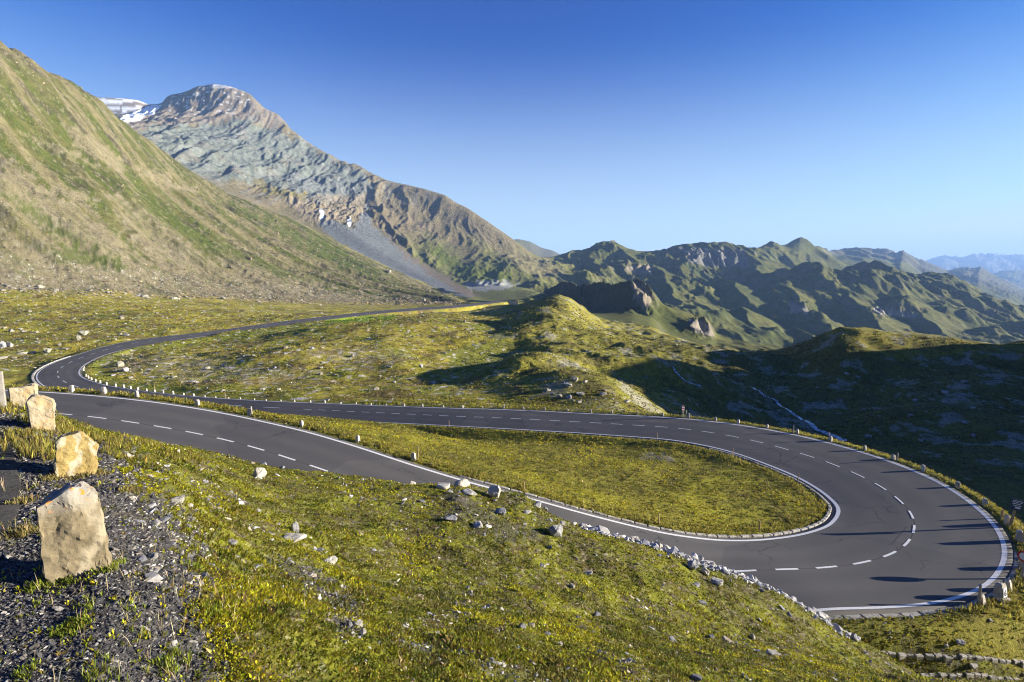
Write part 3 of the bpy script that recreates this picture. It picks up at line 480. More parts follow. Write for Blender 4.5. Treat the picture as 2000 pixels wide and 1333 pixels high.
mix(rk * .55, C3(.165, .160, .026)); mix(rk * .7 * sstep(.30, .6, n2 + .35 * n3), C3(.27, .25, .19)); mix(rk * .5 * sstep(.2, .5, -n2 + .3 * n3), C3(.10, .085, .03))
# ---- the slope at the photographer's feet
fg = (KI < IDX['cut'] + .5).astype(np.float32)
f1 = fbm(Xn / 1.3, Yn / 1.3, 4, 161); f2 = fbm(Xn / .33, Yn / .33, 3, 163); f3 = perlin(Xn / .09, Yn / .09, 165)
mix(fg, C3(.100, .095, .022)); mix(fg * sstep(-.2, .4, f1) * .8, C3(.16, .165, .014)); mix(fg * sstep(.1, .5, f2 - .3 * f1) * .8, C3(.075, .055, .03)); mix(fg * sstep(.35, .6, f3 + .3 * f2) * .5, C3(.3, .27, .2))
GRAV = fg * np.maximum(inpoly([(-400, 800), (60, 800), (120, 850), (230, 880), (260, 930), (330, 990), (380, 1080), (400, 1200), (430, 1420), (-500, 1500)], 60), .0)
GRAV = np.maximum(GRAV, fg * .5 * inpoly([(520, 1090), (600, 1100), (680, 1150), (720, 1235), (660, 1250), (640, 1180), (560, 1130)], 16))
GRAV = np.maximum(GRAV, fg * .4 * inpoly([(760, 1230), (860, 1260), (900, 1330), (800, 1300)], 16)); GRAV = np.maximum(GRAV, fg * .5 * inpoly([(860, 950), (960, 990), (1060, 1050), (980, 1060), (880, 1000)], 16))
mix(GRAV, C3(.062, .059, .056)); mix(GRAV * sstep(.2, .6, f3 + .4 * f2), C3(.12, .112, .10)); mix(GRAV * .5 * sstep(.1, .5, f1), C3(.085, .07, .045))
# ---- verges, banks and cuts beside the asphalt
vg = (1 - sstep(.9, 1.8, RQ)) * (RQ > .1) * (1 - .8 * sstep(120, 200, Yn))
mix(vg * .8, C3(.170, .165, .035)); mix((1 - sstep(.25, .6, RQ)) * .7, C3(.16, .14, .11))
inf = ((KI > IDX['cut'] + .4) & (KI < IDX['midnear'] + .4) & (RQ > .4)).astype(np.float32)
mix(inf, C3(.18, .16, .022)); mix(inf * sstep(-.1, .5, n2) * .6, C3(.26, .24, .022)); mix(inf * sstep(.1, .6, n3 - .3 * n2) * .6, C3(.095, .075, .020)); mix(inf * sstep(.3, .7, n4 + .4 * n3) * .5, C3(.21, .22, .03))
mix(inf * inpoly([(1240, 885), (1300, 888), (1320, 900), (1260, 900)], 5) * .6, C3(.22, .21, .19))
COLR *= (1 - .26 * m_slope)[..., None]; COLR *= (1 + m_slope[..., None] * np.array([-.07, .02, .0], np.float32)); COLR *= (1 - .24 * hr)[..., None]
COLR *= (1 + .16 * n4 * (Yn < 400))[..., None]
COLR = np.clip(COLR, .004, .92)

# ------------------------------------------------------------------ materials
def mat(name, rough=.9, spec=.2):
    m = bpy.data.materials.new(name); m.use_nodes = True; nt = m.node_tree
    b = nt.nodes['Principled BSDF']; b.inputs['Roughness'].default_value = rough; b.inputs['Specular IOR Level'].default_value = spec
    return m, nt, b
def N(nt, t, **kw):
    n = nt.nodes.new(t)
    for k, v in kw.items():
        if k in n.inputs: n.inputs[k].default_value = v
        else: setattr(n, k, v)
    return n
def noise(nt, co, scale, detail=4, rough=.55):
    n = N(nt, 'ShaderNodeTexNoise', Scale=scale, Detail=detail, Roughness=rough); nt.links.new(co, n.inputs['Vector']); return n.outputs['Fac']
def mrange(nt, f, a, b, c, d):
    n = N(nt, 'ShaderNodeMapRange'); nt.links.new(f, n.inputs[0])
    for i, v in enumerate((a, b, c, d)): n.inputs[i + 1].default_value = v
    return n.outputs[0]
def mixc(nt, f, a, b, bt='MIX'):
    n = N(nt, 'ShaderNodeMix', data_type='RGBA', blend_type=bt)
    for s, v in ((n.inputs[0], f), (n.inputs[6], a), (n.inputs[7], b)):
        if hasattr(v, 'is_linked'): nt.links.new(v, s)
        elif isinstance(v, tuple): s.default_value = v + (1,) if len(v) == 3 else v
        else: s.default_value = v
    return n.outputs[2]
def bumpn(nt, h, strength, dist, prev=None):
    n = N(nt, 'ShaderNodeBump', Strength=strength, Distance=dist); nt.links.new(h, n.inputs['Height'])
    if prev is not None: nt.links.new(prev, n.inputs['Normal'])
    return n.outputs['Normal']
def ground_mat(name, s1, s2, b1, d1, b2, d2, lo=.55, hi=1.45):
    m, nt, b = mat(name, .95, .1)
    at = N(nt, 'ShaderNodeAttribute', attribute_name='albedo'); g = N(nt, 'ShaderNodeNewGeometry'); co = g.outputs['Position']
    a = noise(nt, co, s1, 8, .68); c = noise(nt, co, s2, 3, .6)
    f = mrange(nt, a, .3, .7, lo, hi); f2 = mrange(nt, c, .3, .7, .75, 1.25)
    mu = N(nt, 'ShaderNodeMath', operation='MULTIPLY'); nt.links.new(f, mu.inputs[0]); nt.links.new(f2, mu.inputs[1])
    sc_ = N(nt, 'ShaderNodeVectorMath', operation='SCALE'); nt.links.new(at.outputs['Color'], sc_.inputs[0]); nt.links.new(mu.outputs[0], sc_.inputs['Scale'])
    nt.links.new(sc_.outputs[0], b.inputs['Base Color'])
    n_ = bumpn(nt, a, b1, d1); n_ = bumpn(nt, c, b2, d2, n_); nt.links.new(n_, b.inputs['Normal'])
    return m
M_GROUND = ground_mat("turf and gravel", 26, 6, .8, .03, .6, .10)
M_MEADOW = ground_mat("pasture", 3.2, .9, .8, .16, .5, .4)
M_SLOPE = ground_mat("mountain grass and rock", 1.1, .16, .9, .7, .5, 1.6, .5, 1.5)
M_FAR = ground_mat("far hillside", .28, .07, 1.0, 3.2, .5, 5, .6, 1.4)

def tag(o, label=None, cat=None, group=None, kind=None):
    for k, v in (('label', label), ('category', cat), ('group', group), ('kind', kind)):
        if v: o[k] = v
    return o
def new_mesh(name, verts, faces, m=None, parent=None, smooth=False):
    me = bpy.data.meshes.new(name); me.from_pydata([tuple(map(float, v)) for v in verts], [], [tuple(map(int, f)) for f in faces]); me.update()
    if m: me.materials.append(m)
    if smooth: me.polygons.foreach_set('use_smooth', [True] * len(me.polygons))
    o = bpy.data.objects.new(name, me); COL.objects.link(o)
    if parent is not None: o.parent = parent
    return o
def np_mesh(name, co, faces, m, cols=None, smooth=False):
    """co (n,3), faces (k, 3 or 4) as arrays"""
    me = bpy.data.meshes.new(name); nf, kk = faces.shape
    me.vertices.add(len(co)); me.vertices.foreach_set('co', np.ascontiguousarray(co, np.float32).ravel())
    me.loops.add(nf * kk); me.loops.foreach_set('vertex_index', np.ascontiguousarray(faces, np.int32).ravel())
    me.polygons.add(nf); me.polygons.foreach_set('loop_start', np.arange(0, nf * kk, kk, dtype=np.int32))
    me.polygons.foreach_set('use_smooth', np.full(nf, smooth))
    me.update(calc_edges=True)
    if cols is not None:
        a = me.attributes.new('albedo', 'FLOAT_COLOR', 'POINT'); c4 = np.ones((len(co), 4), np.float32); c4[:, :3] = cols; a.data.foreach_set('color', c4.ravel())
    me.materials.append(m)
    o = bpy.data.objects.new(name, me); COL.objects.link(o); return o
def sheet(name, j0, j1, m, s0=-9, s1=9):
    i0, i1 = np.searchsorted(S, s0), np.searchsorted(S, s1); w_ = i1 - i0
    n = (j1 - j0 + 1); sl_ = (slice(j0, j1 + 1), slice(i0, i1))
    co = np.stack([GX[sl_], GY[sl_], GZ[sl_] + CAMZ], -1).reshape(-1, 3)
    i = np.arange(w_ - 1)[None, :]; j = np.arange(n - 1)[:, None]; a = j * w_ + i
    f = np.stack([a, a + 1, a + w_ + 1, a + w_], -1).reshape(-1, 4)
    return tag(np_mesh(name, co, f, m, COLR[sl_].reshape(-1, 3), True), kind='structure')
jb = [0] + [int(np.searchsorted(YS, y)) for y in (48, 345, 1300)] + [NY - 1]
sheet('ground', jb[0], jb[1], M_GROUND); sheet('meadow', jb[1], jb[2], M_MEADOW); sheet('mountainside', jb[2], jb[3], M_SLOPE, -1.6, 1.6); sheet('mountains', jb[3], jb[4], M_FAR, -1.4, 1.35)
# the slope goes on behind the photographer
gx, gy = np.meshgrid(np.linspace(-60, 60, 41), np.linspace(-60, 2.2, 30))
gz = CAMZ - 2.05 - .30 * np.maximum(gx, 0) + .02 * fbm(gx, gy, 3, 7) - .10
i = np.arange(40)[None, :]; j = np.arange(29)[:, None]; a = j * 41 + i
cc_ = np.tile(C3(.1, .095, .05), (gx.size, 1))
tag(np_mesh('terrain', np.stack([gx, gy, gz], -1).reshape(-1, 3), np.stack([a, a + 1, a + 42, a + 41], -1).reshape(-1, 4), M_GROUND, cc_, True), kind='structure')

# ------------------------------------------------------------------ asphalt and painted lines
mA, nt_, b_ = mat("asphalt", .85, .25)
g = N(nt_, 'ShaderNodeNewGeometry'); co = g.outputs['Position']
a1 = noise(nt_, co, .35, 4, .6); a2 = noise(nt_, co, 40, 3, .7); mp = N(nt_, 'ShaderNodeMapping'); 
c_ = mixc(nt_, mrange(nt_, a1, .3, .7, 0, 1), (.092, .084, .074), (.126, .114, .101)); c_ = mixc(nt_, mrange(nt_, a2, .35, .65, 0, .5), c_, (.078, .076, .075))
vor = N(nt_, 'ShaderNodeTexVoronoi', feature='DISTANCE_TO_EDGE', Scale=.33); wv = noise(nt_, co, 1.1, 4, .6)
va = N(nt_, 'ShaderNodeVectorMath', operation='ADD'); nt_.links.new(co, va.inputs[0]); vs = N(nt_, 'ShaderNodeVectorMath', operation='SCALE'); vs.inputs['Scale'].default_value = 1.6
cmb = N(nt_, 'ShaderNodeCombineXYZ'); nt_.links.new(wv, cmb.inputs[0]); nt_.links.new(wv, cmb.inputs[1]); nt_.links.new(cmb.outputs[0], vs.inputs[0]); nt_.links.new(vs.outputs[0], va.inputs[1]); nt_.links.new(va.outputs[0], vor.inputs['Vector'])
crk = N(nt_, 'ShaderNodeMath', operation='LESS_THAN'); crk.inputs[1].default_value = .011; nt_.links.new(vor.outputs['Distance'], crk.inputs[0])
sp = noise(nt_, co, .18, 2, .5); spm = mrange(nt_, sp, .48, .55, 0, .6); cm = N(nt_, 'ShaderNodeMath', operation='MULTIPLY'); nt_.links.new(crk.outputs[0], cm.inputs[0]); nt_.links.new(spm, cm.inputs[1])
la = N(nt_, 'ShaderNodeAttribute', attribute_name='lane'); s1 = N(nt_, 'ShaderNodeMath', operation='MULTIPLY'); s1.inputs[1].default_value = 25.13; nt_.links.new(la.outputs['Fac'], s1.inputs[0])
s2 = N(nt_, 'ShaderNodeMath', operation='COSINE'); nt_.links.new(s1.outputs[0], s2.inputs[0]); tn = noise(nt_, co, .5, 3, .6); s3 = N(nt_, 'ShaderNodeMath', operation='MULTIPLY'); nt_.links.new(s2.outputs[0], s3.inputs[0]); nt_.links.new(tn, s3.inputs[1])
c_ = mixc(nt_, mrange(nt_, s3.outputs[0], -.45, .45, .55, 0), c_, (.072, .070, .068))
vp = N(nt_, 'ShaderNodeTexVoronoi', Scale=.16); nt_.links.new(co, vp.inputs['Vector']); vb = N(nt_, 'ShaderNodeSeparateColor'); nt_.links.new(vp.outputs['Color'], vb.inputs[0]); c_ = mixc(nt_, mrange(nt_, vb.outputs[0], .70, .73, 0, .38), c_, (.055, .054, .054))
ed = N(nt_, 'ShaderNodeMath', operation='SUBTRACT'); nt_.links.new(la.outputs['Fac'], ed.inputs[0]); ed.inputs[1].default_value = .5; ea = N(nt_, 'ShaderNodeMath', operation='ABSOLUTE'); nt_.links.new(ed.outputs[0], ea.inputs[0])
dirt = N(nt_, 'ShaderNodeMath', operation='ADD'); nt_.links.new(ea.outputs[0], dirt.inputs[0]); nt_.links.new(mrange(nt_, tn, .3, .7, -.04, .04), dirt.inputs[1]); c_ = mixc(nt_, mrange(nt_, dirt.outputs[0], .50, .56, 0, .6), c_, (.17, .155, .125))
sm_ = N(nt_, 'ShaderNodeMath', operation='LESS_THAN'); sm_.inputs[1].default_value = .004; nt_.links.new(mrange(nt_, tn, .3, .7, -.006, .006), ed.inputs[1]) if False else None; nt_.links.new(ea.outputs[0], sm_.inputs[0]); c_ = mixc(nt_, sm_.outputs[0], c_, (.045, .045, .046))
c_ = mixc(nt_, cm.outputs[0], c_, (.03, .03, .032)); nt_.links.new(c_, b_.inputs['Base Color'])
nt_.links.new(bumpn(nt_, a2, .35, .01), b_.inputs['Normal'])
mL, nt_, b_ = mat("road paint", .7, .3)
g = N(nt_, 'ShaderNodeNewGeometry'); a2 = noise(nt_, g.outputs['Position'], 22, 4, .7)
nt_.links.new(mixc(nt_, mrange(nt_, a2, .50, .70, 0, .62), (.62, .62, .60), (.20, .20, .195)), b_.inputs['Base Color'])
ur = (EB - EA) / np.linalg.norm(EB - EA, axis=1)[:, None]
wl = np.linalg.norm(EB - EA, axis=1)
def ribbon(name, offs, m, lift, lo=0, hi=None, kind='structure'):
    """offs: list of arrays of points across the road"""
    P_ = np.stack(offs, 1)[lo:hi]; n, k, _ = P_.shape; P_ = P_.copy(); P_[..., 2] += CAMZ + lift
    i = np.arange(k - 1)[None, :]; j = np.arange(n - 1)[:, None]; a = j * k + i
    f = np.stack([a, a + 1, a + k + 1, a + k], -1).reshape(-1, 4)
    o = np_mesh(name, P_.reshape(-1, 3), f, m, None, True); tag(o, kind=kind); return o
EDGE = .28
skirtA = EA - ur * (EDGE + .12); skirtA = skirtA - np.array([0, 0, .25]); skirtB = EB + ur * (EDGE + .12) - np.array([0, 0, .25])
rd = ribbon('road', [skirtA, EA - ur * EDGE] + [EA + ur * (wl * f_)[:, None] + np.array([0, 0, .05 * (1 - (2 * f_ - 1) ** 2)]) for f_ in (0, .25, .5, .75, 1)] + [EB + ur * EDGE, skirtB], mA, .03)
_la = rd.data.attributes.new('lane', 'FLOAT', 'POINT'); _la.data.foreach_set('value', np.tile(np.array([-.08, -.06, 0, .25, .5, .75, 1, 1.06, 1.08], np.float32), len(EC)))
LW = np.interp(RL, [0, RL[-1] * .45, RL[-1] * .52, RL[-1] * .66, RL[-1] * .72, RL[-1]], [.07, .075, .085, .11, .085, .07])[:, None]
hp = np.exp(-((np.arange(len(EC)) - np.argmax(EC[:, 0])) / 22.0) ** 2)[:, None]
LW = LW + .03 * hp
def strip(nm, off_c, w0, w1, lo, hi):
    return ribbon(nm, [off_c + ur * w0, off_c + ur * w1], mL, .037, lo, hi)
ns_ = len(EC); far_lo = int(np.searchsorted(RL, 40))
strip('road_line', EA, -LW, LW, far_lo, ns_); strip('road_line', EB, -LW, LW, far_lo, ns_)
# centre dashes
ctr = EA + (EB - EA) * np.interp(RL / RL[-1], [0, .3, .45, .56, .64, .70, .76, 1], [.5, .52, .46, .46, .52, .58, .5, .5])[:, None]
ctr[:, 2] += .05
def at_len(L):
    return np.array([np.interp(L, RL, ctr[:, k]) for k in range(3)])
def dir_len(L): d = at_len(L + .2) - at_len(L - .2); return d / np.linalg.norm(d)
iL = int(np.argmin(np.abs(EB[:, 0] - Pz(525, 784.5, -17.4)[0]) + 50 * (EC[:, 1] > 75) + 50 * (EC[:, 1] < 45)))
L_, dv, df = 30.0, [], []
while L_ < RL[-1] - 3:
    lo_ = L_ < RL[iL]
    ln = 2.6 if lo_ else 1.12; step = 6.2 if lo_ else 2.05
    pts = [L_ + ln * k / 3 for k in range(4)]
    b0 = len(dv); hw = .055 if not lo_ else .07
    for p in pts:
        c = at_len(p); d = dir_len(p); nn = np.array([d[1], -d[0], 0]) * hw
        dv += [c - nn + np.array([0, 0, CAMZ + .037]), c + nn + np.array([0, 0, CAMZ + .037])]
    df += [(b0 + 2*k, b0 + 2*k + 1, b0 + 2*k + 3, b0 + 2*k + 2) for k in range(3)]
    L_ += step
tag(new_mesh('road_marking', dv, df, mL), kind='structure')

# ------------------------------------------------------------------ stone and plant materials
def obj_mat(name, c0, c1, scale, rough=.9, bs=.6, bd=.02, lich=None, vein=None):
    m, nt, b = mat(name, rough, .15)
    tc = N(nt, 'ShaderNodeTexCoord'); co = tc.outputs['Object']; oi = N(nt, 'ShaderNodeObjectInfo')
    ad = N(nt, 'ShaderNodeVectorMath', operation='ADD'); nt.links.new(co, ad.inputs[0])
    ml = N(nt, 'ShaderNodeMath', operation='MULTIPLY'); ml.inputs[1].default_value = 37.0; nt.links.new(oi.outputs['Random'], ml.inputs[0]); nt.links.new(ml.outputs[0], ad.inputs[1]); co = ad.outputs[0]
    a = noise(nt, co, scale, 7, .65); c = noise(nt, co, scale * 6, 5, .7)
    col = mixc(nt, mrange(nt, a, .32, .68, 0, 1), c0, c1)
    col = mixc(nt, mrange(nt, c, .35, .7, .35, 0), col, tuple(x * .45 for x in c0))
    if vein:
        wv = N(nt, 'ShaderNodeTexWave', Scale=vein[1], Distortion=9.0, Detail=4.0); wv.inputs['Detail Scale'].default_value = 1.6; nt.links.new(co, wv.inputs['Vector'])
        col = mixc(nt, mrange(nt, wv.outputs['Fac'], .72, .95, 0, .75), col, vein[0])
    if lich:
        v = noise(nt, co, lich[1], 3, .5); col = mixc(nt, mrange(nt, v, lich[2], lich[2] + .04, 0, .85), col, lich[0])
    r = mrange(nt, oi.outputs['Random'], 0, 1, .8, 1.18)
    s_ = N(nt, 'ShaderNodeVectorMath', operation='SCALE'); nt.links.new(col, s_.inputs[0]); nt.links.new(r, s_.inputs['Scale'])
    nt.links.new(s_.outputs[0], b.inputs['Base Color'])
    nt.links.new(bumpn(nt, c, bs, bd, bumpn(nt, a, bs, bd * 3)), b.inputs['Normal'])
    return m
def attr_mat(name, rough=.9, sub=None, spec=.15, scale=30.):
    m, nt, b = mat(name, rough, spec); at = N(nt, 'ShaderNodeAttribute', attribute_name='albedo'); col = at.outputs['Color']
    g = N(nt, 'ShaderNodeNewGeometry'); a = noise(nt, g.outputs['Position'], scale, 4, .65)
    s_ = N(nt, 'ShaderNodeVectorMath', operation='SCALE'); nt.links.new(col, s_.inputs[0]); nt.links.new(mrange(nt, a, .3, .7, .7, 1.3), s_.inputs['Scale'])
    nt.links.new(s_.outputs[0], b.inputs['Base Color'])
    if sub:
        tr = N(nt, 'ShaderNodeBsdfTranslucent'); nt.links.new(s_.outputs[0], tr.inputs['Color']); mx = N(nt, 'ShaderNodeMixShader'); mx.inputs[0].default_value = sub
        nt.links.new(b.outputs[0], mx.inputs[1]); nt.links.new(tr.outputs[0], mx.inputs[2]); nt.links.new(mx.outputs[0], nt.nodes['Material Output'].inputs['Surface'])
    return m
M_ROCK = obj_mat("pale gneiss", (.42, .39, .33), (.60, .56, .48), 2.2, bs=.7, bd=.02, lich=((.20, .20, .13), 5.0, .60))
M_ROCKG = obj_mat("grey schist", (.26, .26, .27), (.40, .39, .38), 3.0, bs=.8, bd=.02, lich=((.40, .39, .36), 6.0, .58))
M_GUARD = obj_mat("weathered granite", (.42, .38, .30), (.56, .51, .42), 6.0, bs=.6, bd=.01, lich=((.20, .19, .14), 11.0, .62))
M_WOOD = obj_mat("grey weathered wood", (.30, .27, .23), (.46, .42, .36), 9.0, bs=.5, bd=.006)
M_STICK = obj_mat("bare wooden pole", (.34, .24, .13), (.44, .33, .20), 9.0, bs=.4, bd=.005)
M_KERB = obj_mat("kerb stone", (.34, .32, .28), (.48, .45, .38), 3.0, bs=.9, bd=.03, lich=((.16, .15, .12), 3.2, .56))
M_PEBBLE = attr_mat("stone chips", .9, scale=60.); M_SCREE = attr_mat("scree blocks", .95, scale=3.)
M_LEAF = attr_mat("low turf leaves", .75, sub=.35, spec=.25, scale=5.)
def flat(name, c, rough=.5, spec=.3):
    m, nt, b = mat(name, rough, spec); g = N(nt, 'ShaderNodeTexCoord'); a = noise(nt, g.outputs['Object'], 12, 4, .6)
    nt.links.new(mixc(nt, mrange(nt, a, .3, .75, 0, .5), c, tuple(x * .7 for x in c)), b.inputs['Base Color']); return m
M_WHITE, M_BLACK, M_RED, M_BLUEP = flat("white sign paint", (.75, .75, .72)), flat("black paint", (.02, .02, .02)), flat("red sign paint", (.50, .045, .035)), flat("dark blue sign paint", (.03, .055, .10))
W3 = lambda p: np.array([p[0], p[1], p[2] + CAMZ])

# ------------------------------------------------------------------ stones: hull shapes
from mathutils import noise as mnoise
def hull(n, seed, flat_=1.0, sub=0, amp=0.0, box=.0):
    rg = np.random.default_rng(seed); bm = bmesh.new()
    for i in range(n):
        d = rg.normal(size=3); d /= np.linalg.norm(d)
        if box: d = np.sign(d) * np.abs(d) ** (1 - box)
        d *= rg.uniform(.75, 1.0); bm.verts.new((d[0], d[1], d[2] * flat_))
    bmesh.ops.convex_hull(bm, input=bm.verts[:])
    bmesh.ops.delete(bm, geom=[v for v in bm.verts if not v.link_faces], context='VERTS')
    if sub:
        bmesh.ops.bevel(bm, geom=bm.edges[:], offset=.06, segments=1, affect='EDGES')
        bmesh.ops.triangulate(bm, faces=bm.faces[:])
        bmesh.ops.subdivide_edges(bm, edges=bm.edges[:], cuts=sub, use_grid_fill=True)
        for v in bm.verts:
            k = mnoise.fractal(v.co * 2.2 + Vector((seed, 0, 0)), .8, 2.1, 4)
            st_ = abs(mnoise.noise(Vector((v.co.x * .6, v.co.y * .6, v.co.z * 5 + seed))))
            v.co += v.co.normalized() * (amp * k - amp * .6 * st_)
    bmesh.ops.triangulate(bm, faces=bm.faces[:]); bm.normal_update()
    V_ = np.array([v.co[:] for v in bm.verts]); F_ = np.array([[v.index for v in f.verts] for f in bm.faces]); bm.verts.index_update()
    bm.free(); return V_, F_
def fix(VF):
    return VF
HULLS = [hull(16, 30 + i, .7, box=.25) for i in range(12)]
ROCKS = []
for i in range(10):
    v, f = hull(18, 60 + i, (.55, .75, .45, .9, .62)[i % 5], 2, .10, box=.3)
    me = bpy.data.meshes.new('boulder'); me.from_pydata(v.tolist(), [], f.tolist()); me.update(); me.materials.append(M_ROCK); ROCKS.append(me)
ROCKS_G = []
M_ROCKM = obj_mat('lichened field stone', (.27, .25, .20), (.40, .37, .30), 2.2, bs=.7, bd=.02, lich=((.17, .17, .10), 5.0, .56))
ROCKS_M = []
for me in ROCKS:
    g_ = me.copy(); g_.materials.clear(); g_.materials.append(M_ROCKM); ROCKS_M.append(g_)
for me in ROCKS:
    g_ = me.copy(); g_.materials.clear(); g_.materials.append(M_ROCKG); ROCKS_G.append(g_)
def scatter(name, pos, size, m, cols, kinds=HULLS, flat_=(.45, .9), sink=.25, label=None, cat=None, lean=.35):
    """many small stones of one mass as one mesh"""
    n = len(pos); ki = rng.integers(0, len(kinds), n); vs, fs, cs, off = [], [], [], 0
    az = rng.uniform(0, 6.283, n); sc3 = np.stack([size * rng.uniform(.7, 1.3, n), size * rng.uniform(.6, 1.0, n), size * rng.uniform(*flat_, n)], 1)
    tl = rng.normal(0, lean, (n, 2))
    for k, (v, f) in enumerate(kinds):
        s = np.where(ki == k)[0]
        if not len(s): continue
        p = v[None] * sc3[s][:, None]
        p[..., 2] += p[..., 0] * tl[s, 0][:, None] + p[..., 1] * tl[s, 1][:, None]
        c, si = np.cos(az[s])[:, None], np.sin(az[s])[:, None]
        q = np.stack([p[..., 0] * c - p[..., 1] * si, p[..., 0] * si + p[..., 1] * c, p[..., 2]], -1)
        q += pos[s][:, None]; q[..., 2] += (sc3[s, 2] * (1 - 2 * sink) * .6)[:, None]
        vs.append(q.reshape(-1, 3)); fs.append((f[None] + off + (np.arange(len(s)) * len(v))[:, None, None]).reshape(-1, 3)); off += len(s) * len(v)
        cs.append(np.repeat(cols[s], len(v), 0))
    o = np_mesh(name, np.concatenate(vs), np.concatenate(fs), m, np.concatenate(cs)); tag(o, label, cat, kind='stuff'); return o
def pts_sy(n, s0, s1, y0, y1):
    s = rng.uniform(s0, s1, n); y = np.exp(rng.uniform(math.log(y0), math.log(y1), n)); x = s * y
    return x, y
def mask_pts(n, s0, s1, y0, y1, prob):
    x, y = pts_sy(n, s0, s1, y0, y1); p = prob(x, y); k = rng.uniform(0, 1, n) < p; x, y = x[k], y[k]
    return x, y, ground(x, y)
def shade(n, lo, hi, tints):
    t = np.array(tints)[rng.integers(0, len(tints), n)]; return (t * rng.uniform(lo, hi, n)[:, None]).astype(np.float32)
W = lambda x, y, z: np.stack([x, y, z + CAMZ], 1)
def put_rock(name, p, size, label, cat='rock', group=None, grey=False, ki=None, rz=None, tilt=(0, 0), sink=.25):
    """one separate stone: size = (length, depth, height)"""
    k = ki if ki is not None else int(rng.integers(0, len(ROCKS)))
    o = bpy.data.objects.new(name, (ROCKS_G if grey else ROCKS_M if name == 'boulder' else ROCKS)[k]); COL.objects.link(o)
    o.scale = (size[0] / 2, size[1] / 2, size[2] / 1.3); o.rotation_euler = (tilt[0], tilt[1], rng.uniform(0, 6.28) if rz is None else rz)
    o.location = (p[0], p[1], p[2] + CAMZ + size[2] * (.5 - sink)); tag(o, label, cat, group); return o

# ------------------------------------------------------------------ guard stones, poles, signs
def block(bm, cx, cy, z0, wx, wy, h, taper=.85, top=.12, seed=0, jit=.012):
    """a hewn stone: tapered, its head worked to a low dome"""
    rg = random.Random(seed); rings = []
    for z, k in ((z0, 1.0), (z0 + h * .45, (1 + taper) / 2), (z0 + h * (1 - top), taper), (z0 + h * (1 - top * .35), taper * .86), (z0 + h, taper * .55)):
        ring = []
        for i in range(12):
            a = 2 * math.pi * i / 12 + math.pi / 12; c, s = math.cos(a), math.sin(a)
            e = 1 / max(abs(c), abs(s)); e = 1 + (e - 1) * .8
            ring.append(bm.verts.new((cx + c * e * wx / 2 * k + rg.uniform(-jit, jit), cy + s * e * wy / 2 * k + rg.uniform(-jit, jit), z + rg.uniform(-jit, jit))))
        rings.append(ring)
    for a, b in zip(rings, rings[1:]):
        for i in range(12): bm.faces.new((a[i], a[(i + 1) % 12], b[(i + 1) % 12], b[i]))
    bm.faces.new(rings[-1]); bm.faces.new(rings[0][::-1])
def box(bm, x0, x1, y0, y1, z0, z1):
    v = [bm.verts.new((x, y, z)) for z in (z0, z1) for y in (y0, y1) for x in (x0, x1)]
    for f in ((0, 2, 3, 1), (4, 5, 7, 6), (0, 1, 5, 4), (2, 6, 7, 3), (0, 4, 6, 2), (1, 3, 7, 5)): bm.faces.new([v[i] for i in f])
def tube(bm, r0, r1, h, z0=0, n=8, bend=0):
    rs = []
    for k in range(5):
        t = k / 4; rs.append([bm.verts.new((math.cos(6.2832 * i / n) * (r0 + (r1 - r0) * t) + bend * t * t, math.sin(6.2832 * i / n) * (r0 + (r1 - r0) * t), z0 + h * t)) for i in range(n)])
    for a, b in zip(rs, rs[1:]):
        for i in range(n): bm.faces.new((a[i], a[(i + 1) % n], b[(i + 1) % n], b[i]))
    bm.faces.new(rs[-1]); bm.faces.new(rs[0][::-1])
def bm_obj(name, bm, m, parent=None, smooth=False):
    bmesh.ops.recalc_face_normals(bm, faces=bm.faces[:]); me = bpy.data.meshes.new(name); bm.to_mesh(me); bm.free(); me.materials.append(m)
    if smooth: me.polygons.foreach_set('use_smooth', [True] * len(me.polygons))
    o = bpy.data.objects.new(name, me); COL.objects.link(o)
    if parent is not None: o.parent = parent
    return o
def empty(name, p, label, cat, group=None, rz=0):
    o = bpy.data.objects.new(name, None); COL.objects.link(o); o.location = (p[0], p[1], p[2] + CAMZ); o.rotation_euler = (0, 0, rz); o.empty_display_size = .2
    return tag(o, label, cat, group)
GUARD = []
for i in range(6):
    bm = bmesh.new(); block(bm, 0, 0, -.25, .36 + .03 * (i % 3), .30 + .02 * (i % 2), .80 + .05 * (i % 4), .84, .16, i); bmesh.ops.recalc_face_normals(bm, faces=bm.faces[:])
    me = bpy.data.meshes.new('guard_stone'); bm.to_mesh(me); bm.free(); me.materials.append(M_GUARD); GUARD.append(me)
OFF = EDGE + .36
VB = EB + ur * OFF; VA = EA - ur * OFF
pub, pvb = project(VB[:, 0], VB[:, 1], VB[:, 2]); pua, pva = project(VA[:, 0], VA[:, 1], VA[:, 2])
def verge(u, v, side='B', r=(0, 1), extra=0.0):
    pu, pv, P_, sg = (pub, pvb, VB, 1) if side == 'B' else (pua, pva, VA, -1)
    t = RL / RL[-1]; d = (pu - u) ** 2 + 2 * (pv - v) ** 2 + 1e9 * ((t < r[0]) | (t > r[1])); i = int(np.argmin(d))
    j = i + (1 if i + 1 < len(pu) and abs(pu[min(i + 1, len(pu) - 1)] - u) < abs(pu[max(i - 1, 0)] - u) else -1); j = min(max(j, 0), len(pu) - 1)
    den = (pu[j] - pu[i]); f = min(max((u - pu[i]) / den, 0), 1) if abs(den) > .5 else 0
    p = P_[i] + (P_[j] - P_[i]) * f + ur[i] * sg * extra
    z = float(ground(np.array([p[0]]), np.array([p[1]]))[0]); d_ = EC[min(i + 1, len(EC) - 1)] - EC[max(i - 1, 0)]
    return np.array([p[0], p[1], z]), math.atan2(d_[1], d_[0])
gi = 0
